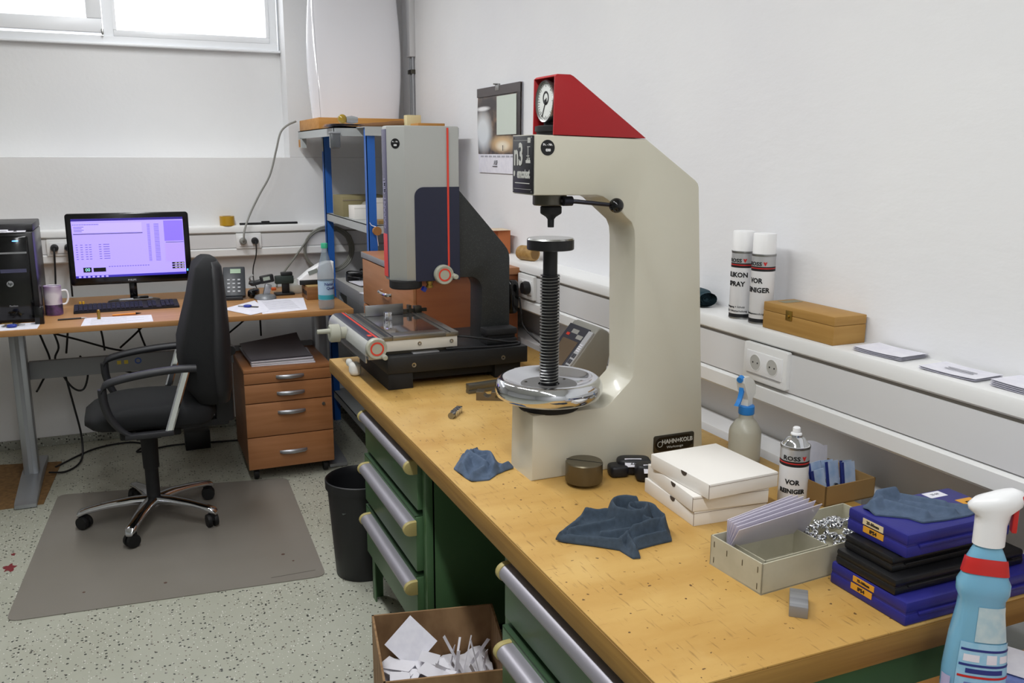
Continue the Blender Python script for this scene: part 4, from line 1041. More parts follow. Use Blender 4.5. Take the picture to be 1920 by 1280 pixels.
for j in range(9):
    MB().box(1.6812, 1.6822, 3.83 + .055 * j, 3.87 + .055 * j, 1.691, 1.699).build('date_field', M('date_grey', 'A9AAB4', .6), t, smooth=0)
text('ASF', .030, (1.6812, 4.11, 1.664), (0, -1, 0), (0, 0, 1), inkg, t, bold=.0008)
MB().box(1.6806, 1.6816, 4.09, 4.15, 1.645, 1.6485).build('logo_bar', inkm, t, smooth=0)
MB().lathe([(0, 1.655), (.0035, 1.655), (.0035, 1.690), (0, 1.690)], (0, 4.075, 2.035), 'x', 8).build('nail', steel, t)
MB().box(1.672, 1.678, 4.05, 4.095, 2.005, 2.034, .001).build('clip', steel, t)

# ================================================================== BACK CORNER: DRAWER CABINET, RACK
cabw = M('cabinet_beech', 'AF7850', .42, var=((4, 4, 45), 'A56E45', 5))
cabe = M('cabinet_grey_edge', '8C8C90', .5)
t = thing('side_cabinet', 'beech drawer cabinet with grey top edge behind the microscope', 'cabinet', (1.34, 4.01, 0))
MB().box(1.10, 1.57, 3.575, 4.465, .04, 1.185, .002).build('carcass', M('cabinet_end', '9A5A33', .42, var=((4, 4, 45), '935430', 5)), t)
MB().box(1.085, 1.575, 3.56, 4.475, 1.1852, 1.215, .002).build('cabinet_top', cabw, t)
MB().box(1.082, 1.0852, 3.558, 4.477, 1.186, 1.214, .001).build('edge_strip', cabe, t)
MB().box(1.10, 1.55, 3.60, 4.44, 0, .04).build('plinth', blackm, t, smooth=0)
for z0, z1 in ((.955, 1.180), (.725, .948), (.495, .718), (.265, .488), (.05, .258)):
    d = MB().box(1.085, 1.0998, 3.580, 4.460, z0, z1, .002).build('drawer', cabw, t)
    zc_ = z1 - .115
    MB().tube([(1.086, 3.93, zc_), (1.066, 3.945, zc_), (1.060, 4.01, zc_), (1.066, 4.075, zc_), (1.086, 4.09, zc_)], .008, 10, 5).build('handle', chrome, d)
one(MB().box(1.25, 1.36, 4.08, 4.36, 1.2155, 1.295, .003), 'wooden_box', M('pale_plywood', 'B99A63', .6, var=((10, 10, 60), 'AE8E56')), 'pale plywood box standing on the beech drawer cabinet', 'box', (1.30, 4.22, 1.2155))

t = thing('storage_rack', 'blue and grey metal storage rack in the room corner', 'rack', (1.36, 5.1, 0))
for (x, y) in ((1.13, 4.49), (1.13, 5.555), (1.55, 4.49), (1.55, 5.555)):
    pb = MB().box(x, x + .004, y, y + .045, 0, 1.835).box(x, x + .045, y, y + .004, 0, 1.835).build('post', blue_m, t, smooth=0)
for z in (1.345, .60, .20):
    MB().box(1.136, 1.592, 4.497, 5.598, z - .004, z).box(1.136, 1.14, 4.497, 5.598, z - .045, z).box(1.588, 1.592, 4.497, 5.598, z - .045, z).box(1.136, 1.592, 4.497, 4.501, z - .045, z).box(1.136, 1.592, 5.594, 5.598, z - .045, z).build('shelf', rackgrey, t, smooth=0)
MB().box(1.0, 1.60, 4.645, 5.66, 1.8356, 1.840).box(1.0, 1.004, 4.645, 5.66, 1.795, 1.84).box(1.0, 1.60, 4.645, 4.649, 1.795, 1.84).build('top_shelf', rackgrey, t, smooth=0)
MB().box(1.60, 1.62, 4.47, 5.62, 1.795, 1.84).box(1.12, 1.62, 4.47, 4.645, 1.836, 1.840).box(1.12, 1.62, 4.466, 4.470, 1.795, 1.84).build('top_extension', rackgrey, t, smooth=0)
MB().box(1.0, 1.03, 5.56, 5.60, 1.74, 1.80).build('shelf_bracket', rackgrey, t, smooth=0)
MB().box(1.1295, 1.1345, 5.557, 5.598, 1.72, 1.80).build('joint_sleeve', rackgrey, t, smooth=0)
pine = M('pine_board', 'C08A46', .6, var=((4, 30, 40), 'B27B38', 5))
t = thing('plank', 'thick pine plank lying on the top shelf of the rack', 'plank', (1.3, 5.31, 1.8405))
MB().box(1.002, 1.58, 5.02, 5.61, 1.8405, 1.902, .002).build('board', pine, t)
MB().box(1.0, 1.03, 5.61, 5.66, 1.745, 1.79).build('batten', pine, t, smooth=0)
one(MB().tube([(1.20, 4.90, 1.858), (1.30, 4.885, 1.862), (1.44, 4.87, 1.872)], [.010, .013, .016], 12, 4), 'wooden_stick', M('dark_stick', '7A5534', .6), 'turned dark wooden stick lying on the rack top beside the papers', 'stick', (1.3, 4.885, 1.8405))
t = thing('glass_stopper', 'yellow and clear glass stopper lying on the papers atop the rack', 'stopper', (1.07, 4.72, 1.856))
MB().super((1.065, 4.72, 1.884), (.024, .024, .024), 1, 1, 20, 12).build('head', M('amber_glass', 'A88B2C', .15, trans=.3), t)
MB().lathe([(0, 0), (.016, 0), (.021, .03), (.015, .06), (0, .06)], (1.085, 4.72, 1.880), 'x', 16).build('stem', M('smoky_glass', 'A9ADAE', .1, trans=.5), t)
for k in range(5):
    o = MB().grid(lambda u, v: Vector((-.09 + .18 * u, -.07 + .14 * v, .0008 + .004 * math.sin(3 * u + k) ** 2 * (u + .1))), 8, 4).grid(lambda u, v: Vector((-.09 + .18 * u, -.07 + .14 * v, .0016 + .004 * math.sin(3 * u + k) ** 2 * (u + .1))), 8, 4).build('loose_sheet', paper, fixn=False)
    tag(o, 'loose white sheet in the paper heap atop the rack', 'paper', 'papers atop the rack')
    o.location = (1.07 + .012 * random.uniform(-1, 1), 4.725 + .012 * random.uniform(-1, 1), 1.8405 + .0034 * k); o.rotation_euler = (0, 0, random.uniform(-.3, .3))
t = thing('hanging_jar', 'small clear grey box hanging under the rack top corner', 'jar', (1.0, 4.635, 1.73))
MB().box(.975, 1.028, 4.610, 4.642, 1.732, 1.815, .008).build('jar', M('smoke_plastic', '6E7276', .2, trans=.4), t)
MB().box(.972, 1.031, 4.607, 4.643, 1.806, 1.816, .003).build('jar_lid', greymetal, t)
one(MB().box(1.44, 1.52, 4.80, 4.86, 1.8405, 1.915, .001), 'label_card', M('yellowed_card', 'D6C79A', .7), 'small yellowed card standing on the rack top by the plank', 'card', (1.48, 4.83, 1.8405))
one(MB().box(1.46, 1.61, 4.66, 4.98, 1.8405, 1.868, .002), 'thin_board', pine, 'thin pine board lying at the wall side of the rack top', 'board', (1.54, 4.82, 1.8405))
# items on the middle shelf
olive = M('olive_board', '8E8460', .8)
t = thing('long_carton', 'long olive carton on the middle shelf of the rack', 'carton', (1.19, 5.2, 1.3455))
MB().box(1.15, 1.42, 5.16, 5.42, 1.3455, 1.465, .002).build('carton', olive, t)
MB().box(1.149, 1.40, 5.158, 5.161, 1.440, 1.444).build('lid_fold', dedge, t, smooth=0)
for k, (x0, x1, y0, y1, h, m, lab) in enumerate(((1.16, 1.255, 4.92, 5.06, .075, wcard, 'low white carton in front of the olive carton'), (1.235, 1.325, 4.72, 4.80, .125, wcard, 'tall white carton by the blue rack post'), (1.43, 1.54, 5.00, 5.20, .20, M('tan_board', '93794C', .8), 'tan open carton at the wall side of the middle shelf'))):
    t = thing('small_carton', lab, 'carton', ((x0 + x1) / 2, (y0 + y1) / 2, 1.3455), 0, 'cartons on the middle shelf')
    MB().box(x0, x1, y0, y1, 1.3455, 1.3455 + h, .0015).build('carton', m, t)
    MB().box(x0 - .0006, x1, y0 - .0006, y0 + .002, 1.3455 + h * .8, 1.3455 + h * .8 + .0012).build('lid_fold', dedge, t, smooth=0)
one(MB().box(1.20, 1.54, 4.54, 4.68, 1.3455, 1.362, .001), 'flat_board', M('mdf', '9C7B4A', .7), 'flat brown board at the front of the middle shelf', 'board', (1.38, 4.6, 1.3455))
one(MB().super((1.285, 5.08, 1.393), (.045, .04, .047), .7, .7).super((1.32, 5.06, 1.40), (.03, .03, .05), .7, .7), 'bagged_part', M('grey_bag', '8A8578', .5), 'grey bagged part between the shelf cartons', 'bag', (1.29, 5.08, 1.3455))
one(MB().box(1.265, 1.325, 4.88, 4.96, 1.3455, 1.42, .002), 'blue_packet', M('packet_blue', '2B4B9A', .5), 'small blue packet behind the tall white carton', 'packet', (1.295, 4.92, 1.3455))
t = thing('cork_tag', 'round cork hanging by a string on the blue rack post', 'tag', (1.15, 4.465, 1.30))
MB().lathe([(0, 4.445), (.022, 4.445), (.022, 4.470), (0, 4.470)], (1.165, 0, 1.318), 'y', 20).build('cork', M('cork', '9A6B3C', .8), t)
MB().tube([(1.135, 4.485, 1.36), (1.145, 4.480, 1.345), (1.165, 4.460, 1.335), (1.165, 4.46, 1.30), (1.175, 4.475, 1.24)], .0018, 6, 4).build('string', paper, t)

# glossy white moulded panel standing on the rack
gw = M('gloss_white_lacquer', 'E6E6EC', .06, coat=1)
t = thing('moulded_panel', 'large glossy white moulded panel standing on the rack top', 'panel', (1.32, 5.42, 1.9025))
rings = []
for j in range(25):
    v = j / 24
    z = 1.9025 + .98 * v
    hw_ = .262 + .022 * math.sin(PI * min(1, v * 1.35))
    cx_ = 1.312 + .006 * v
    ring = []
    for k in range(48):
        a = 2 * PI * k / 48
        ca, sa = math.cos(a), math.sin(a)
        ring.append(Vector((cx_ + hw_ * math.copysign(abs(ca) ** .45, ca), 5.44 + (.055 - .012 * v) * math.copysign(abs(sa) ** .55, sa) + .02 * v, z)))
    rings.append(ring)
MB().loft(rings).build('shell', gw, t, smooth=50)
MB().tube([(1.085, 5.3745, 1.91), (1.075, 5.373, 2.20), (1.062, 5.384, 2.70)], .0012, 6, 6).build('seam', M('seam_grey', 'A4A4AA', .5), t)
# grey conduit on the wall
t = thing('wall_conduit', 'grey vertical window opener conduit on the right wall by the white panel', 'conduit', (1.67, 5.4, 1.6))
MB().box(1.655, 1.690, 5.425, 5.505, 2.29, 3.05, .003).build('cover', M('conduit_grey', 'D0D0D2', .45), t)
for yy in (5.445, 5.486):
    MB().lathe([(0, 1.62), (.009, 1.62), (.009, 2.29), (0, 2.29)], (1.678, yy, 0), 'z', 12).build('rod', M('rod_grey', 'A0A2A6', .4, .3), t)
MB().box(1.660, 1.69, 5.432, 5.50, 2.19, 2.215, .002).build('bracket', dsteel, t)

# grey-edged side board between desk and cabinet
t = thing('print_table', 'low grey edged table with papers between desk and beech cabinet', 'table', (1.36, 5.05, 0))
MB().box(1.175, 1.54, 4.54, 5.56, .905, .935, .002).build('table_top', M('table_light', 'B8B6B2', .5), t)
MB().box(1.171, 1.1752, 4.54, 5.56, .865, .9355, .001).build('edge_strip', cabe, t)
for xx in (1.19, 1.48):
    for yy in (4.56, 5.50):
        MB().box(xx, xx + .04, yy, yy + .04, .6005, .905).build('leg', greymetal, t, smooth=0)
for k, (x, y, rz) in enumerate(((1.26, 4.80, .3), (1.30, 5.0, -.2), (1.33, 4.72, .7), (1.28, 5.2, .1))):
    o = MB().box(-.07, .07, -.105, .105, 0, .003).build('loose_sheet', paper, smooth=0)
    tag(o, 'loose white sheet lying on the grey edged table', 'paper', 'papers on the grey edged table'); o.location = (x, y, .9352 + .0031 * k); o.rotation_euler = (0, 0, rz)
t = thing('cable_heap', 'tangle of black power adapters and cables on the grey edged table', 'cables', (1.28, 5.36, .935))
MB().box(1.20, 1.29, 5.32, 5.38, .9355, .985, .006).build('adapter', black, t)
MB().box(1.31, 1.42, 5.28, 5.36, .9355, .99, .006).build('adapter', black, t)
for k in range(4):
    MB().tube([(1.20 + .22 * random.random(), 5.24 + .2 * random.random(), .945 + .06 * random.random()) for _ in range(7)], .005, 6, 5).build('cable', cable_m, t)

# ================================================================== DESK
HD = .90
desk_m = M('desk_beech', 'B58655', .4, var=((2, 30, 3), 'AC7D4C', 5))
t = thing('office_desk', 'long beech office desk with silver T-legs along the back wall', 'desk', (-.1, 5.03, 0))
MB().box(-1.55, 1.06, 4.585, 5.555, .872, HD, .003).build('desktop', desk_m, t)
silv = M('silver_leg', '9FA2A6', .35, .6)
for x in (-.575, .965):
    l = MB().box(x - .035, x + .035, 5.03, 5.11, .045, .80, .006).build('leg_column', silv, t)
    MB().box(x - .009, x + .009, 5.027, 5.031, .06, .80).build('column_groove', greymetal, l, smooth=0)
    MB().box(x - .04, x + .04, 5.02, 5.12, .80, .872, .008).build('leg_collar', black, l)
    fp_ = [(4.665, .0045), (4.665, .022), (4.69, .032), (5.02, .055), (5.12, .055), (5.42, .03), (5.44, .0045)]
    MB().prism(fp_, 'x', x - .05, x + .05, .005).build('foot', silv, l)
bm_ = MB().box(-.54, .93, 5.10, 5.13, .545, .64, .003).build('crossbeam', M('beam_grey', '7F8184', .5), t)
MB().cbox((-.11, 5.0985, .600), (.02, .002, .02), rx=0).build('warning_sticker', M('warning_yellow', 'C9B13A', .5), bm_, smooth=0)
MB().cbox((-.075, 5.0985, .600), (.02, .002, .02)).build('warning_sticker', MATS['warning_yellow'], bm_, smooth=0)
MB().lathe([(.011, 5.0975), (.017, 5.0975), (.017, 5.1), (.011, 5.1)], (-.015, 0, .602), 'y', 20, closed=True).build('round_sticker', M('sticker_blue', '2F4F9A', .5), bm_)
MB().box(-.50, -.30, 4.98, 5.08, .845, .872, .004).build('control_box', black, t)
# computer
t = thing('computer_tower', 'black computer tower on the desk with a glowing blue light', 'computer', (-.53, 5.0, HD))
MB().box(-.622, -.430, 4.80, 5.22, HD, 1.335, .006).build('case', M('tower_black', '1E1D1F', .3), t)
ff = MB().box(-.624, -.452, 4.785, 4.802, HD + .015, 1.318, .008).build('front_panel', blackg, t)
MB().box(-.622, -.430, 4.85, 5.22, 1.3352, 1.372, .006).build('top_hood', M('tower_top', '2A292B', .4), t)
MB().box(-.62, -.462, 4.782, 4.786, 1.235, 1.243).build('drive_slot', alu, ff, smooth=0)
MB().super((-.505, 4.79, 1.295), (.020, .007, .004), 1, 1).build('power_light', M('blue_led', '3A7BFF', .4, emit=('5C9BFF', 4)), ff)
lgo = MB().lathe([(0, 4.782), (.0145, 4.782), (.0145, 4.786), (0, 4.786)], (-.545, 0, 1.092), 'y', 24).build('round_logo', M('logo_silver', 'A7A9AC', .35, .6), ff)
text('hp', .020, (-.545, 4.7815, 1.093), (1, 0, 0), (.2, 0, 1), inkm, lgo, bold=.0006)
text('Pavilion', .012, (-.54, 4.784, .985), (1, 0, 0), (0, 0, 1), M('logo_grey', '9B9B9E', .5), ff)
for z0, z1, m in ((1.06, 1.078, paper), (1.035, 1.05, M('sticker_teal', '4C8F8C', .5)), (1.0, 1.02, M('sticker_sky', '6FA8D8', .5))):
    MB().box(-.622, -.600, 4.7835, 4.786, z0, z1).build('sticker', m, ff, smooth=0)
MB().box(-.58, -.470, 4.782, 4.786, 1.145, 1.162).build('port_bay', M('port_violet', '4A4A66', .3), ff, smooth=0)
for k, (x, rz, w) in enumerate(((-.585, 0, .10), (-.525, .5, .055), (-.485, .1, .05))):
    o = MB().box(-w / 2, w / 2, -.03, .03, 0, .010 if k == 0 else .004).build('note_pad', paper, smooth=0)
    tag(o, ['thick white note pad lying on the computer tower', 'slanted white slip lying on the computer tower', 'short white slip at the edge of the computer tower'][k], 'paper')
    o.location = (x, 4.815 + .002, 1.3353); o.rotation_euler = (0, 0, rz * .3)
# monitor
MY = 5.215
t = thing('computer_monitor', 'wide black monitor showing a lavender program window', 'monitor', (-.01, 5.26, HD))
mon = MB().prism(rrect(-.312, .300, 1.010, 1.392, .016), 'y', MY, MY + .022, .005, 3).build('bezel', blackg, t)
MB().prism(rrect(-.24, .23, 1.06, 1.34, .05), 'y', MY + .02, MY + .052, .012, 3).build('back_shell', black, mon)
scr = MB().box(-.284, .270, MY - .0012, MY + .001, 1.050, 1.364).build('screen', M('screen_lavender', '8A7CE8', .25, emit=('B7A5FF', .80)), mon, smooth=0)
def ui(name, x0, x1, z0, z1, m, d=.0018):
    MB().box(x0, x1, MY - d, MY - d + .0005, z0, z1).build(name, m, scr, smooth=0)
ui_d = M('ui_dark', '2A2540', .3, emit=('2A2350', .35)); ui_v = M('ui_violet', '6F5CE0', .3, emit=('8A74F5', .8)); ui_l = M('ui_pale', '9486EA', .3, emit=('C0B0FF', .80)); ui_b = M('ui_black', '08080C', .3)
ui('title_bar', -.284, .270, 1.352, 1.364, M('ui_navy', '2B1F78', .3, emit=('3A2A9A', .5)))
ui('task_bar', -.284, .270, 1.050, 1.062, M('ui_blue', '3A2FA8', .3, emit=('3F36B8', .5)))
ui('pane_wide', -.280, .060, 1.290, 1.340, ui_l)
ui('pane_right', .170, .268, 1.235, 1.346, ui_v)
ui('pane_lower', .170, .268, 1.125, 1.222, M('ui_mauve', '9A86F2', .3, emit=('A48EFA', .85)))
ui('divider', -.278, .062, 1.282, 1.2855, ui_d)
ui('divider', .175, .268, 1.2265, 1.229, ui_d)
ui('clock_box', -.245, -.205, 1.080, 1.106, ui_b); ui('value_box', -.196, -.135, 1.081, 1.103, ui_b)
text('00', .024, (-.224, MY - .0022, 1.093), (1, 0, 0), (0, 0, 1), M('ui_cyan', '9FF5F0', .3, emit=('9FF5F0', .9)), scr)
for k in range(3):
    ui('value_box', .200, .264, 1.082 + .013 * k, 1.091 + .013 * k, ui_b)
    for j in range(3):
        ui('digit', .214 + .018 * j, .226 + .018 * j, 1.084 + .013 * k, 1.089 + .013 * k, white_s, .0022)
ig = M('ui_text', '6C60B0', .3, emit=('7466C8', .5))
rows = MB()
for k in range(7):
    for x0, x1 in ((-.272, -.262), (-.250, -.238), (-.226, -.214), (-.208, -.196), (-.160, -.148), (-.138, -.108)):
        rows.box(x0, x1, MY - .0018, MY - .0014, 1.150 + .0125 * k, 1.1535 + .0125 * k)
for k in range(30):
    rows.box(.085, .100, MY - .0018, MY - .0014, 1.13 + .0068 * k, 1.1325 + .0068 * k)
    rows.box(.120, .145, MY - .0018, MY - .0014, 1.13 + .0068 * k, 1.1325 + .0068 * k)
for k in range(16):
    rows.box(-.278 + .008 * k, -.273 + .008 * k, MY - .0022, MY - .0018, 1.331, 1.336)
    rows.box(-.12 + .013 * k, -.112 + .013 * k, MY - .0018, MY - .0014, 1.105, 1.109)
for k in range(4):
    rows.box(-.275, -.235 + .01 * (k % 2), MY - .0022, MY - .0018, 1.296 + .008 * k, 1.299 + .008 * k)
o = rows.build('screen_text', ig, scr, smooth=0); o['kind'] = 'stuff'
for k in range(7):
    ui('task_icon', -.270 + .022 * k, -.258 + .022 * k, 1.052, 1.060, ui_l, .0022)
ui('power_mark', .274, .282, 1.066, 1.078, M('led_cyan', '58B7E0', .3, emit=('58C0F0', .8)), .0016)
text('PHILIPS', .013, (-.01, MY - .0008, 1.029), (1, 0, 0), (0, 0, 1), M('logo_pale', 'B9B9BE', .4), mon, bold=.0003)
MB().box(-.028, .012, MY + .012, MY + .042, HD + .012, 1.07, .006).build('neck', blackg, t)
MB().super((-.008, MY + .035, HD + .009), (.135, .085, .009), .5, 1).build('foot', blackg, t)
# keyboard
t = thing('keyboard', 'black keyboard lying on the desk before the monitor', 'keyboard', (-.045, 5.05, HD), math.radians(1.5))
MB().prism([(-.085, 0), (-.085, .012), (.075, .024), (.085, .020), (.085, 0)], 'x', -.255, .255, .003).build('tray', M('keyboard_black', '1B1B22', .45), t, local=True)
ky = MB()
for r in range(5):
    for c in range(22):
        if c in (15, 18): continue
        x = -.242 + .022 * c; y = -.066 + .027 * r; z = .013 + .012 * (y + .085) / .16
        ky.box(x - .0088, x + .0088, y - .011, y + .011, z, z + .0065)
o = ky.build('keys', M('key_slate', '2B2D42', .45), t, local=True, smooth=0); o['kind'] = 'stuff'
# mug
t = thing('mug', 'white mug with a purple print beside the computer tower', 'mug', (-.385, 4.98, HD))
MB().lathe([(0, 0), (.038, 0), (.041, .004), (.041, .148), (.039, .150), (.037, .148), (.037, .006), (0, .006)], (0, 0, 0), 'z', 32).build('cup', M('mug_print', 'DAD4DC', .25, var=((10, 10, 14), '7A4C8A', 1)), t, local=True)
MB().tube([(.040, .01, .12), (.062, .016, .118), (.068, .018, .085), (.058, .015, .055), (.040, .01, .05)], .005, 8, 5).build('handle', white_s, t, local=True)
MB().lathe([(.0414, .005), (.0414, .055), (.040, .055), (.040, .005)], (0, 0, 0), 'z', 32, closed=True).build('dark_print', M('mug_dark', '3A3440', .3, var=(30, '6A4C78')), t, local=True)
one(MB().box(-.020, .020, -.02, .02, 0, .085, .003), 'speaker_cube', blackg, 'small black box between computer tower and mug', 'box', None).location = (-.432 + .0, 4.735 + .0, HD)
# papers on the desk
def flat(name, label, pts, z, m=paper, curl=0):
    n = len(pts)
    return one(MB().prism(pts, 'z', z, z + .0012), name, m, label, 'paper', (pts[0][0], pts[0][1], z), smooth=0)
fsc = .952
def K(*ps): return [(x * fsc, y * fsc) for x, y in ps]
p1 = flat('note_sheet', 'white written sheet lying in front of the keyboard', [(-.250, 4.592), (.070, 4.592), (.066, 4.790), (-.240, 4.812)], HD)
flat('note_sheet', 'sheets of paper under the bunch of keys by the computer', [(-.70, 4.60), (-.435, 4.60), (-.430, 4.775), (-.70, 4.775)], HD)
p2 = flat('printed_form', 'printed form lying beside the water bottle', K((.62, 4.83), (.868, 4.885), (.925, 5.31), (.655, 5.32)), HD)
p3 = flat('note_sheet', 'angled white sheet under the blue key beside the printed form', K((.435, 5.065), (.556, 4.815), (.66, 4.90), (.64, 5.30)), HD + .0014)
ln = MB()
for k in range(9):
    ln.box(.64, .80, 4.72 + .034 * k, 4.724 + .034 * k, HD + .0013, HD + .0016)
o = ln.build('printed_lines', inkg, p2, smooth=0); o['kind'] = 'stuff'
ln = MB()
for k in range(5):
    ln.box(-.21, -.05 + .08 * (k % 2), 4.62 + .036 * k, 4.622 + .036 * k, HD + .0013, HD + .0016)
o = ln.build('written_lines', inkg, p1, smooth=0); o['kind'] = 'stuff'
def pen(label, a, b, m, tipm, r=.005):
    a, b = Vector(a), Vector(b); d = (b - a)
    t = thing('pen', label, 'pen', a, 0)
    MB().tube([a, a + d * .8], r, 10).build('barrel', m, t)
    MB().tube([a + d * .8, a + d * .93, b], [r, r * .6, r * .2], 10).build('tip', tipm, t)
    return t
pen('orange ballpoint pen lying on the written sheet', (-.115, 4.815, HD + .0065), (.02, 4.83, HD + .0065), M('pen_orange', 'E08A28', .35), blackg)
pen('dark slim pen lying beside the mug', (-.36, 4.79, HD + .0045), (-.23, 4.80, HD + .0045), black, steel, .004)
one(MB().lathe([(0, 0), (.008, 0), (.008, .045), (.006, .047), (0, .047)], (0, 0, 0), 'z', 16), 'brass_cylinder', brass, 'small upright brass cylinder standing on the written sheet', 'cylinder', None).location = (-.175, 4.755, HD + .0014)
one(MB().cbox((0, 0, .009), (.075, .014, .014), bev=.003), 'highlighter', M('neon_yellow', 'D6E22E', .4, emit=('D6E22E', 0)), 'neon yellow highlighter on the back of the keyboard', 'highlighter', None).location = (-.235, 5.155, HD + .0)
for x_ in (-.275, -.259):
    one(MB().lathe([(0, 0), (.006, 0), (.006, .028), (.004, .03), (0, .03)], (0, 0, 0), 'z', 10), 'yellow_peg', M('peg_yellow', 'D8A72E', .4), 'small yellow peg standing behind the keyboard', 'peg', None, 'yellow pegs behind the keyboard').location = (x_, 5.185, HD)
t = thing('stapler', 'silver and white stapler lying on the monitor foot', 'stapler', (.0, 5.185, HD), math.radians(4))
MB().box(-.085, .085, -.016, .016, .020, .034, .004).build('body', alu, t, local=True)
MB().box(-.015, .065, -.018, .018, .030, .042, .004).build('grip', blackg, t, local=True)
MB().box(-.15, -.08, -.025, .02, .002, .006).build('card', paper, t, local=True, smooth=0)
# keys
t = thing('key_bunch', 'bunch of keys with a blue fob lying on papers by the computer', 'keys', (-.545, 4.70, HD + .0014))
MB().super((0, -.03, .008), (.022, .014, .008), .8, .8).build('fob', M('fob_blue', '2A3C98', .4), t, local=True)
for k in range(7):
    a = k * .8
    MB().cbox((.03 * math.cos(a), .018 * math.sin(a), .006 + .003 * (k % 4)), (.045, .011, .0022), rz=a * 1.3, bev=.0006).build('key', brass if k % 2 else steel, t, local=True)
t = thing('single_key', 'key with a blue head lying on the angled sheet', 'key', (.545, 4.83, HD + .0028), math.radians(-35))
MB().super((0, 0, .007), (.022, .018, .007), .8, .8).build('head', MATS['fob_blue'], t, local=True)
MB().box(.016, .062, -.005, .005, .002, .006, .0008).build('blade', dsteel, t, local=True)
MB().box(-.055, -.018, -.003, .003, .002, .006, .0008).build('pin', steel, t, local=True)
# phone
t = thing('desk_phone', 'charcoal desk phone with small green display', 'phone', (.505, 5.19, HD), math.radians(-8))
phm = M('phone_charcoal', '2C2F34', .4)
MB().box(-.045, .075, -.09, .11, -.014, .014, .006).xf(Matrix.Translation((0, 0, .082)) @ Matrix.Rotation(math.radians(48), 4, 'X')).build('body', phm, t, local=True)
TP = Matrix.Translation((0, 0, .082)) @ Matrix.Rotation(math.radians(48), 4, 'X')
MB().box(-.07, .06, -.085, -.03, 0, .02, .004).build('stand', phm, t, local=True)
MB().box(-.10, -.052, -.10, .10, -.004, .030, .012).xf(TP).build('handset', M('handset_black', '1C1E22', .45), t, local=True)
MB().box(-.005, .052, .062, .092, .0135, .0155).xf(TP).build('display', M('phone_lcd', '8FA98C', .3), t, local=True, smooth=0)
kp = MB()
for r in range(4):
    for c in range(3):
        kp.box(-.022 + .028 * c, -.008 + .028 * c, -.066 + .026 * r, -.056 + .026 * r, .014, .017)
o = kp.xf(TP).build('keypad', M('keypad_grey', 'A9ABAF', .5), t, local=True, smooth=0); o['kind'] = 'stuff'
one(MB().super((0, 0, .026), (.022, .055, .024), .6, .6), 'hand_stapler', blackg, 'small black stapler lying beside the desk phone', 'stapler', None).matrix_world = Matrix.Translation((.622, 5.18, HD)) @ Matrix.Rotation(-.5, 4, 'Z')
# micrometer in its stand
t = thing('micrometer_stand', 'digital micrometer clamped in a round grey stand', 'micrometer', (.675, 5.10, HD))
MB().lathe([(0, 0), (.058, 0), (.062, .006), (.055, .020), (.035, .026), (0, .026)], (0, 0, 0), 'z', 32).build('base', M('stand_grey', '8A8D90', .4, .4), t, local=True)
MB().box(-.018, .018, -.012, .012, .02, .085, .004).xf(Matrix.Rotation(.25, 4, 'Y')).build('post', alu, t, local=True)
MB().box(-.008, .068, -.018, .014, .088, .132, .006).xf(Matrix.Rotation(-.15, 4, 'Y')).build('readout_body', black, t, local=True)
MB().box(.008, .046, -.0195, -.0175, .104, .124).xf(Matrix.Rotation(-.15, 4, 'Y')).build('display', M('lcd_grey', 'A3ADA0', .3), t, local=True, smooth=0)
MB().tube([(-.02, 0, .10), (-.06, 0, .092), (-.085, 0, .096)], [.014, .016, .010], 12, 3).build('thimble', black, t, local=True)
MB().tube([(-.07, 0, .095), (-.08, 0, .12), (-.06, 0, .14)], .005, 8, 4).build('bow', steel, t, local=True)
t = thing('dial_clamp', 'black measuring clamp with an orange tip behind the printed form', 'clamp', (.80, 5.22, HD))
MB().box(-.055, .055, -.04, .04, 0, .012, .003).build('base', black, t, local=True)
MB().box(-.012, .03, -.012, .012, .012, .09, .003).build('stem', black, t, local=True)
MB().box(-.05, .055, -.022, .022, .065, .112, .006).build('body', M('clamp_green', '25302B', .5), t, local=True)
MB().box(-.015, .05, -.018, .018, .112, .132, .004).build('cap', black, t, local=True)
MB().box(-.072, -.046, -.012, .012, .028, .044, .004).build('tip', M('tip_orange', 'D9602A', .5), t, local=True)
one(MB().super((0, 0, .045), (.05, .04, .045), .8, .8), 'plastic_bag', M('bag_film', 'C9CEC6', .2, alpha=.45), 'crumpled clear plastic bag beside the wooden gauge box', 'bag', None).location = (.875, 5.235, HD)
# wooden gauge box and white reader on it
t = thing('gauge_box', 'slotted brown wooden box behind the water bottle', 'box', (.955, 5.03, HD))
MB().box(-.07, .085, -.07, .09, 0, .07, .002).build('box', M('brown_wood', '8B5E33', .55, var=((6, 6, 60), '7A5029')), t, local=True)
MB().box(-.065, .080, -.065, .085, .0702, .078, .001).build('lid', M('tan_lid', 'A98A58', .6), t, local=True)
for k in range(3):
    MB().box(-.0715, -.0695, -.06 + .045 * k, -.03 + .045 * k, .025, .05).build('slot', inkm, t, local=True, smooth=0)
t = thing('label_reader', 'white wedge-shaped reader with grey display on the wooden box', 'reader', (.955, 5.06, HD + .0785))
P = [(-.10, .0), (.10, 0), (.10, .125), (.06, .125), (.02, .112), (-.04, .078), (-.10, .03)]
MB().prism(P, 'y', -.04, .04, .008, 3).build('body', white_s, t, local=True)
MB().box(-.098, .098, -.042, .038, 0, .028, .004).build('foot', black, t, local=True)
MB().cbox((-.02, -.0412, .072), (.055, .0015, .024), ry=-.3).build('display', M('lcd_dull', '8C938E', .3), t, local=True, smooth=0)
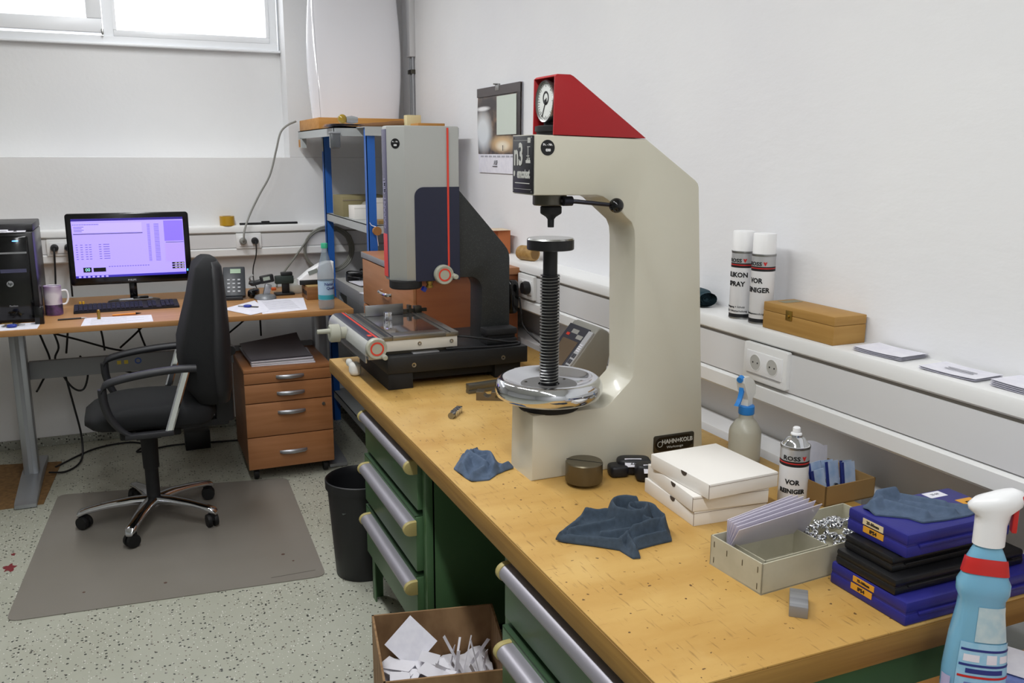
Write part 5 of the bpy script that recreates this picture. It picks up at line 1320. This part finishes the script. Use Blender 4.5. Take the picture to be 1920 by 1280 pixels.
# water bottle
t = thing('water_bottle', 'clear water bottle with blue label and green cap on the desk', 'bottle', (.928, 4.640, HD))
pet = M('clear_pet', '9FB0BC', .08, alpha=.42, coat=.6)
MB().lathe([(0, .004), (.030, 0), (.040, .006), (.042, .02), (.042, .045), (.0405, .05), (.0405, .155), (.042, .16), (.043, .185), (.036, .225), (.022, .280), (.0155, .305), (.0145, .325), (.0, .325)], (0, 0, 0), 'z', 36).build('bottle', pet, t, local=True)
MB().lathe([(0, .322), (.0175, .322), (.0175, .345), (.016, .348), (0, .348)], (0, 0, 0), 'z', 24).build('cap', M('cap_green', '3FAE86', .4), t, local=True)
lb = MB().lathe([(.0415, .052), (.0415, .152), (.0405, .152), (.0405, .052)], (0, 0, 0), 'z', 36, closed=True).build('label', M('label_ice', 'A9C6DF', .45, var=(18, 'B8D0E6')), t, local=True)
MB().lathe([(.0418, .054), (.0418, .078), (.0405, .078), (.0405, .054)], (0, 0, 0), 'z', 36, closed=True).build('label_wave', M('label_teal', '3FA3B4', .45), lb, local=True)
bph = math.atan2(-4.64, -.93)
text('Natur', .021, None, None, None, navyp, lb, wrap=((0, 0, .135), .0417, bph + .45), local=True, bold=.0004)
text('Quelle', .021, None, None, None, navyp, lb, wrap=((0, 0, .114), .0417, bph + .75), local=True, bold=.0004)
# back wall: tape, ruler, sockets, cables
t = thing('tape_roll', 'yellow roll of adhesive tape on the back wall trunking', 'tape', (.548, 5.66, 1.277))
MB().lathe([(.026, 0), (.0435, 0), (.0435, .056), (.026, .056)], (0, 0, 0), 'z', 32, closed=True).build('tape', M('tape_yellow', 'C0952A', .35), t, local=True)
MB().lathe([(.024, .0), (.0262, .0), (.0262, .057), (.024, .057)], (0, 0, 0), 'z', 32, closed=True).build('core', kraft, t, local=True)
t = thing('black_ruler', 'black bar lying flat on the back wall trunking', 'ruler', (.80, 5.66, 1.2775))
MB().box(-.18, .17, -.012, .012, 0, .012, .002).build('bar', blackm, t, local=True)
MB().box(-.05, .0, -.012, .012, .012, .020, .003).build('slider', blackm, t, local=True)
socket('wall_socket', 'white double socket with grey and black plugs on the back wall', .663, 1.183, 'y', .15, .094, 2, 5.622)
socket('wall_socket', 'white double socket with black plugs beside the computer', -.365, 1.180, 'y', .15, .094, 2, 5.622)
def plug(label, x, z, m, pts, r=.005, y=5.61):
    t = thing('power_plug', label, 'plug', (x, y, z))
    MB().lathe([(0, y - .040), (.013, y - .040), (.020, y - .028), (.021, y - .002), (0, y - .002)], (x, 0, z), 'y', 20).build('plug', m, t)
    MB().tube(pts, r, 8, 7).build('cable', m, t)
    return t
plug('grey plug whose cable climbs the wall to the rack', .628, 1.183, gcable_m, [(.628, 5.57, 1.183), (.628, 5.55, 1.20), (.635, 5.56, 1.25), (.675, 5.60, 1.34), (.74, 5.61, 1.46), (.81, 5.61, 1.58), (.855, 5.61, 1.73), (.885, 5.61, 1.83), (.93, 5.62, 1.875), (.985, 5.63, 1.90)], .006)
plug('black plug with thin cable dropping to the desk phone', .698, 1.183, cable_m, [(.698, 5.57, 1.183), (.698, 5.555, 1.165), (.695, 5.56, 1.10), (.675, 5.57, 1.02), (.672, 5.56, .95), (.68, 5.5, .906)], .0035)
plug('black plug with a cable dropping behind the mug', -.400, 1.180, cable_m, [(-.40, 5.57, 1.18), (-.40, 5.555, 1.15), (-.405, 5.56, 1.05), (-.41, 5.55, .95), (-.40, 5.52, .906)], .005)
plug('black plug half hidden by the monitor edge', -.328, 1.180, cable_m, [(-.328, 5.57, 1.18), (-.328, 5.555, 1.15), (-.33, 5.56, 1.0), (-.33, 5.55, .906)], .005)
# coil of grey cable
t = thing('cable_coil', 'coil of grey cable hanging below the trunking behind the water bottle', 'cable', (1.18, 5.58, .96))
cc = MB()
pts = []
for k in range(5 * 40 + 1):
    a = 2 * PI * k / 40 + .6
    rr_ = .150 + .006 * math.sin(k * .13) + .004 * (k // 40 - 2)
    pts.append((1.150 + rr_ * math.cos(a), 5.6125 - .0006 * (k // 40), 1.110 + rr_ * .93 * math.sin(a)))
cc.tube(pts, .0065, 7)
cc.build('coil', M('coil_grey', '7E7E76', .5), t)
MB().tube([(1.01, 5.605, 1.17), (.93, 5.59, 1.07), (.82, 5.53, .95), (.80, 5.50, .908)], .006, 8, 6).build('loose_end', MATS['coil_grey'], t)
# cables under the desk
ul = 'black cable hanging in the tangle under the desk'
for pts in ([(-.44, 5.16, .86), (-.40, 5.2, .70), (-.42, 5.18, .62), (-.36, 5.2, .47), (-.30, 5.18, .45), (-.27, 5.18, .55), (-.30, 5.16, .64)],
            [(-.50, 5.13, .85), (-.47, 5.2, .72), (-.45, 5.22, .60), (-.50, 5.2, .50), (-.52, 5.14, .47)],
            [(-.46, 5.03, .845), (-.43, 5.16, .78), (-.30, 5.2, .72), (-.15, 5.2, .66), (-.05, 5.17, .64)],
            [(-.34, 5.3, .87), (-.36, 5.3, .72), (-.37, 5.25, .642)], [(-.22, 5.3, .87), (-.19, 5.3, .74), (-.18, 5.25, .642)],
            [(.12, 5.35, .87), (.02, 5.3, .75), (-.10, 5.2, .66)], [(.02, 5.3, .87), (.0, 5.3, .76), (.03, 5.22, .645)],
            [(-.385, 5.2, .55), (-.36, 5.25, .35), (-.34, 5.3, .15), (-.35, 5.25, .03), (-.42, 5.15, .008), (-.50, 5.1, .03)],
            [(-.12, 5.18, .55), (-.05, 5.2, .515), (.02, 5.18, .53), (.06, 5.18, .56)],
            [(.72, 5.4, .87), (.60, 5.42, .74), (.50, 5.42, .66), (.42, 5.40, .60)], [(.68, 5.42, .87), (.68, 5.42, .70), (.68, 5.42, .625)]):
    o = MB().tube(pts, .0055, 7, 7).build('desk_cable', cable_m)
    tag(o, ul, 'cable', 'cables under the desk')
o = MB().tube([(-.48, 5.25, .007), (-.30, 5.5, .007), (-.12, 5.56, .007), (-.02, 5.48, .007), (-.06, 5.35, .007), (.12, 5.40, .007), (.30, 5.38, .007), (.50, 5.35, .007)], .0055, 7, 8).build('floor_cable', cable_m)
tag(o, 'thin black cable snaking across the floor behind the chair', 'cable')
one(MB().box(.20, .34, 5.28, 5.40, .0005, .11, .004), 'power_brick', black, 'black power box on the floor behind the chair', 'power supply', (.27, 5.34, .0005))

# ================================================================== PEDESTAL
ped = M('pedestal_beech', 'A8734A', .42, var=((3, 4, 40), '9C6840', 5))
t = thing('drawer_pedestal', 'beech rolling drawer pedestal under the desk with a stack of folders', 'pedestal', (.704, 4.9, 0))
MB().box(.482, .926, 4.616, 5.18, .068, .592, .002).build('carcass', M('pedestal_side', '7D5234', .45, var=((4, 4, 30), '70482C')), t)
MB().box(.478, .930, 4.600, 5.184, .5925, .612, .002).build('pedestal_top', ped, t)
for i, (z0, z1) in enumerate(((.535, .590), (.432, .530), (.248, .427), (.070, .243))):
    d = MB().box(.479, .929, 4.598, 4.6155, z0, z1, .0015).build('drawer', ped, t)
    zc_ = z1 - (.026 if i == 0 else .055 if i < 3 else .09)
    MB().loft([[Vector((x, 4.598 - b - .009 * math.cos(a), zc_ + h * math.sin(a))) for a in [2 * PI * k / 12 for k in range(12)]] for x, b, h in ((.640, .0, .008), (.655, .012, .011), (.712, .020, .0125), (.769, .012, .011), (.784, .0, .008))]).build('handle', alu, d)
    if i == 2:
        MB().lathe([(0, 4.592), (.009, 4.592), (.010, 4.598), (0, 4.598)], (.882, 0, .395), 'y', 16).build('lock', chrome, d)
for x in (.52, .888):
    for y in (4.65, 5.13):
        MB().lathe([(0, -.012), (.028, -.012), (.030, 0), (.028, .012), (0, .012)], (x, y, .033), 'x', 20).box(x - .014, x + .014, y - .016, y + .016, .04, .0675).build('castor', rubber, t)
fl_m = M('folder_grey', '6E6A72', .4); fl_e = M('folder_edge', 'A9A6A8', .6)
for k, (m, w, dz, lab) in enumerate(((paper, .30, .006, 'white papers at the bottom of the pedestal stack'), (fl_e, .32, .012, 'pale grey folder in the middle of the pedestal stack'), (fl_m, .33, .012, 'dark grey glossy folder topmost on the pedestal stack'))):
    z = .6125 + (0, .0065, .019)[k]
    x0, y0 = .555 - .012 * k, 4.64 + .008 * k
    t = thing('document_folder', lab, 'folder', (x0 + .15, y0 + .2, z), math.radians(-4 + 3 * k), 'folders on the pedestal')
    MB().box(-.165, .165, -.19, .20, 0, dz, .002).build('folder', m, t, local=True)
    if k:
        MB().box(-.160, .160, -.1912, -.185, .003, dz - .003).build('page_edge', paper, t, local=True, smooth=0)
    if k == 2:
        MB().grid(lambda u, v: Vector((-.16 + .32 * u, -.185 + .385 * v, dz + .002 + .055 * (v ** 3) * (.3 + .7 * u))), 8, 10).grid(lambda u, v: Vector((-.16 + .32 * u, -.185 + .385 * v, dz + .0035 + .055 * (v ** 3) * (.3 + .7 * u))), 8, 10).build('curled_cover', fl_m, t, local=True, fixn=False)

# ================================================================== CHAIR
CX, CY = .005, 4.28
t = thing('office_chair', 'black upholstered office chair with chrome five-star base on the floor mat', 'chair', (CX, CY, .004))
fab = M('chair_fabric', '17181A', .9, bump=(300, .15))
fab2 = M('chair_shell', '1F1F22', .55)
FZ = .004
def C(x, y, z): return Vector((CX + x, CY + y, z))
base = MB().lathe([(0, .075), (.032, .075), (.040, .085), (.040, .115), (.034, .125), (0, .125)], (CX, CY, 0), 'z', 24).build('base_hub', chrome, t)
for k in range(5):
    a = math.radians(178 + 72 * k)
    d = Vector((math.cos(a), math.sin(a), 0)); n = Vector((-d.y, d.x, 0))
    rings = []
    for q, z, w, h in ((.02, .106, .032, .022), (.10, .110, .029, .019), (.20, .104, .025, .015), (.28, .092, .023, .014), (.315, .083, .023, .015), (.332, .074, .016, .010)):
        c = C(d.x * q, d.y * q, z)
        rings.append([c + n * w * math.copysign(abs(math.cos(2 * PI * j / 12)) ** .7, math.cos(2 * PI * j / 12)) + Vector((0, 0, h * math.copysign(abs(math.sin(2 * PI * j / 12)) ** .7, math.sin(2 * PI * j / 12)))) for j in range(12)])
    lg_ = MB().loft(rings).build('base_leg', chrome, t, smooth=60)
    cs = C(d.x * .305, d.y * .305, .0)
    b2 = a + .9
    w_ = MB()
    for s in (-1, 1):
        w_.lathe([(0, s * .006), (.030, s * .006), (.0315, s * .012), (.029, s * .024), (0, s * .026)], (0, 0, 0), 'x', 20)
    w_.box(-.008, .008, -.018, .022, .0, .034)
    w_.xf(Matrix.Translation((cs.x, cs.y, FZ + .0315)) @ Matrix.Rotation(b2, 4, 'Z')).build('castor', rubber, lg_)
col_ = MB().lathe([(0, .12), (.030, .12), (.030, .26), (.035, .265), (.038, .40), (.038, .44), (0, .44)], (CX, CY, 0), 'z', 24).build('gas_column', blackm, t)
MB().box(CX - .12, CX + .14, CY - .10, CY + .10, .435, .475, .008).build('mechanism', blackm, t)
# seat cushion with waterfall front (toward -x)
rings = []
for j in range(17):
    u = -1 + 2 * j / 16
    x = .02 + .275 * u
    wy = .235 * (1 - abs(u) ** 5 * .35)
    top = .598 + .018 * math.cos(u * 1.4) - (.075 * max(0, -u - .45) ** 1.3) - .01 * max(0, u)
    bot = .492 - .012 * u + .05 * max(0, abs(u) - .75)
    if j in (0, 16): top, bot, wy = (top + bot) / 2 + .018, (top + bot) / 2 - .018, wy * .82
    cz_, hz_ = (top + bot) / 2, (top - bot) / 2
    rings.append([C(x, wy * math.copysign(abs(math.cos(2 * PI * k / 28)) ** .55, math.cos(2 * PI * k / 28)), cz_ + hz_ * math.copysign(abs(math.sin(2 * PI * k / 28)) ** .6, math.sin(2 * PI * k / 28))) for k in range(28)])
MB().loft(rings).build('seat', fab, t, smooth=70)
# backrest: tall padded panel facing -x
def back_ring(z, xc, d, w, n=28):
    return [C(xc + d * math.copysign(abs(math.cos(2 * PI * k / n)) ** .6, math.cos(2 * PI * k / n)) + .020 * (abs(math.sin(2 * PI * k / n)) ** 2) * -1, w * math.copysign(abs(math.sin(2 * PI * k / n)) ** .6, math.sin(2 * PI * k / n)), z) for k in range(n)]
bk = [(.575, .300, .040, .15), (.590, .292, .068, .19), (.66, .272, .098, .222), (.76, .260, .110, .240), (.86, .262, .108, .24), (.96, .276, .094, .225), (1.06, .290, .078, .205), (1.15, .298, .066, .185), (1.205, .303, .057, .165), (1.232, .312, .036, .13), (1.244, .314, .016, .09)]
MB().loft([back_ring(*q) for q in bk]).build('backrest', fab, t, smooth=70)
bs_ = [(z - .004, x + d * .66, d * .46, w * .985) for z, x, d, w in bk[1:-1]]
MB().loft([back_ring(*q) for q in bs_]).build('back_shell', fab2, t, smooth=70)
MB().box(CX + .30, CX + .385, CY - .04, CY + .04, .455, .70, .014).box(CX + .10, CX + .36, CY - .035, CY + .035, .440, .475, .008).build('back_bracket', fab2, t)
MB().lathe([(0, -.03), (.022, -.03), (.024, 0), (.022, .03), (0, .03)], (CX + .385, CY - .02, .80), 'y', 16).build('adjust_knob', black, t)
armm = M('arm_black', '232327', .5)
for s in (-1, 1):
    y = s * .262
    pad = [C(-.172, y, .715), C(-.15, y, .742), C(-.07, y, .762), C(.04, y, .776), C(.14, y, .782), C(.215, y, .780)]
    a_ = MB()
    pp = spline(pad, 5)
    a_.loft([[p + Vector((0, .026 * math.copysign(abs(math.cos(2 * PI * k / 12)) ** .6, math.cos(2 * PI * k / 12)), .016 * math.sin(2 * PI * k / 12))) for k in range(12)] for p in pp])
    ar = a_.build('armrest', armm, t, smooth=60)
    fr = spline([C(-.168, y, .722), C(-.165, y, .66), C(-.145, y, .59), (C(-.11, y, .535)), C(-.075, y, .508)], 5)
    MB().loft([[p + Vector((.018 * math.cos(2 * PI * k / 10), .020 * math.sin(2 * PI * k / 10), 0)) for k in range(10)] for p in fr]).build('front_strut', armm, ar, smooth=60)
    MB().box(CX - .095, CX + .105, CY + y - .020, CY + y + .020, .488, .512, .006).build('arm_foot', armm, ar)
    MB().box(CX - .05, CX + .05, CY + min(y, s * .10), CY + max(y, s * .10), .480, .490).build('arm_bracket', blackm, ar, smooth=0)
    q0, q1 = C(.085, y, .508), C(.172, y, .774)
    MB().loft([[q + Vector((.017 * a2, .012 * b2, 0)) for a2, b2 in ((-1, -.6), (-.6, -1), (.6, -1), (1, -.6), (1, .6), (.6, 1), (-.6, 1), (-1, .6))] for q in (q0, q1)]).build('chrome_strut', chrome, ar)

# ================================================================== FLOOR THINGS
matm = bpy.data.materials.new('smoky_vinyl'); matm.use_nodes = True
nt = matm.node_tree; b = nt.nodes['Principled BSDF']
b.inputs['Base Color'].default_value = lin('8C867B'); b.inputs['Roughness'].default_value = .38; b.inputs['Alpha'].default_value = .80
tc = nt.nodes.new('ShaderNodeTexCoord'); n1 = nt.nodes.new('ShaderNodeTexNoise'); n1.inputs['Scale'].default_value = 2.0
r1 = nt.nodes.new('ShaderNodeValToRGB'); r1.color_ramp.elements[0].color = lin('857F74'); r1.color_ramp.elements[1].color = lin('96918A')
nt.links.new(tc.outputs['Object'], n1.inputs['Vector']); nt.links.new(n1.outputs[0], r1.inputs[0]); nt.links.new(r1.outputs[0], b.inputs['Base Color'])
def rquad(pts, r, n=5):
    out = []
    m = len(pts)
    for i in range(m):
        p = Vector(pts[i]); a = (Vector(pts[i - 1]) - p).normalized(); c = (Vector(pts[(i + 1) % m]) - p).normalized()
        for k in range(n + 1):
            tt = k / n
            s0 = p + a * r; s1 = p + c * r
            out.append(tuple(s0 * (1 - tt) ** 2 + p * 2 * tt * (1 - tt) + s1 * tt ** 2))
    return out
t = thing('chair_mat', 'translucent grey vinyl floor mat beneath the office chair', 'floor mat', (.06, 4.1, 0))
MB().prism(rquad([(-.538, 3.484), (.632, 3.390), (.672, 4.600), (-.440, 4.800)], .05), 'z', .0006, .0036).build('mat', matm, t, smooth=0)
for (x, y, r) in ((-.28, 3.62, .006), (.02, 3.58, .007), (.50, 3.66, .008), (.53, 3.58, .005)):
    MB().lathe([(0, .0037), (r, .0037), (r, .0041), (0, .0041)], (x, y, 0), 'z', 10).build('stain', M('stain_brown', '5A4238', .7), t)
MB().box(.42, .60, 3.455, 3.459, .0037, .0040).build('printed_line', M('mat_print', '5C5850', .7), t, smooth=0)
osb = M('brown_board', '86653C', .75, var=(45, '6E5230', 6))
one(MB().prism([(-.95, 4.70), (-.50, 4.70), (-.455, 5.35), (-.95, 5.46)], 'z', .0005, .0042), 'floor_board', osb, 'brown chipboard sheet under the silver desk foot', 'board', (-.7, 5.05, .0005), smooth=0)
for x, y, r, lab in ((-.575, 3.98, .022, 'large dark red paint spot on the floor'), (-.575, 4.12, .008, 'small dark red paint spot on the floor')):
    one(MB().prism([(r * (1 + .35 * math.sin(5 * a)) * math.cos(a), r * (1 + .35 * math.sin(5 * a + 1)) * 1.6 * math.sin(a)) for a in [2 * PI * k / 20 for k in range(20)]], 'z', .0004, .0012), 'paint_spot', M('paint_red', '7A2A30', .5), lab, 'paint spot', None, smooth=0).location = (x, y, 0)
# waste bin
t = thing('waste_bin', 'round black plastic waste bin beside the green cabinet', 'bin', (.788, 3.385, 0))
binm = M('bin_black', '17171A', .45)
MB().lathe([(0, .001), (.108, .001), (.112, .006), (.136, .375), (.144, .378), (.145, .412), (.141, .415), (.138, .412), (.135, .380), (.108, .010), (0, .010)], (0, 0, 0), 'z', 48).build('bin', binm, t, local=True, smooth=40)
one(MB().grid(lambda u, v: Vector((.788 + .10 * (2 * u - 1), 3.385 + .10 * (2 * v - 1), .30 + .01 * math.sin(7 * u + 3 * v))), 8, 8), 'bin_liner', M('liner_grey', '4E534F', .5), 'grey waste sheet lying inside the black bin', 'waste', (.788, 3.385, .30))
# carton of paper scraps
t = thing('scrap_carton', 'open brown cardboard box of paper scraps under the bench', 'carton', (.71, 2.16, 0))
cor = [(.571, 2.372), (.512, 2.022), (.846, 1.950), (.928, 2.298)]
def wallp(p, q, z0, z1, th, name):
    p = Vector(p); q = Vector(q); d = (q - p).normalized(); n = Vector((-d.y, d.x)) * th
    MB().prism([tuple(p), tuple(q), tuple(q + n), tuple(p + n)], 'z', z0, z1).build(name, carton, t, smooth=0)
for i in range(4):
    wallp(cor[i], cor[(i + 1) % 4], .001, .36, .006, 'side_panel')
MB().prism(cor, 'z', .001, .006).build('bottom_panel', carton, t, smooth=0)
sc_ = M('scrap_white', 'DEDCE2', .8)
def inside(u, v):
    a = Vector(cor[1]).lerp(Vector(cor[2]), u); c = Vector(cor[0]).lerp(Vector(cor[3]), u)
    return a.lerp(c, v)
MB_f = MB().grid(lambda u, v: Vector((*inside(.05 + .9 * u, .05 + .9 * v), .215 + .03 * nz(u * 5, v * 5, 1))), 14, 14)
o = MB_f.build('scrap_layer', sc_, smooth=60, fixn=False); tag(o, 'shredded white paper filling the cardboard box', 'paper scraps'); o['kind'] = 'stuff'
for k in range(16):
    p = inside(.12 + .36 * random.random(), .12 + .6 * random.random())
    o = MB().box(-.045, .045, -.028, .028, 0, .0008).build('paper_scrap', sc_, smooth=0)
    tag(o, 'torn white paper piece lying in the cardboard box', 'paper', 'paper pieces in the cardboard box')
    o.location = (p.x, p.y, .242 + .0025 * k); o.rotation_euler = (random.uniform(-.25, .25), random.uniform(-.25, .25), random.random() * 6)
for k in range(13):
    p = inside(.55 + .36 * random.random(), .2 + .6 * random.random())
    o = MB().box(-.005, .005, -.0005, .0005, 0, .10 + .03 * random.random()).build('paper_strip', sc_, smooth=0)
    tag(o, 'narrow white paper strip sticking up in the cardboard box', 'paper strip', 'paper strips in the cardboard box')
    o.location = (p.x, p.y, .225); o.rotation_euler = (random.uniform(-.6, .6), random.uniform(-.9, .9), random.random() * 3)
o = MB().box(-.055, .055, -.055, .055, 0, .0008).build('square_note', paper, smooth=0)
tag(o, 'square white note leaning on the cardboard box wall', 'paper'); o.matrix_world = Matrix.Translation((.665, 2.285, .295)) @ Matrix.Rotation(-.2, 4, 'Z') @ Matrix.Rotation(1.0, 4, 'X') @ Matrix.Rotation(.75, 4, 'Z')
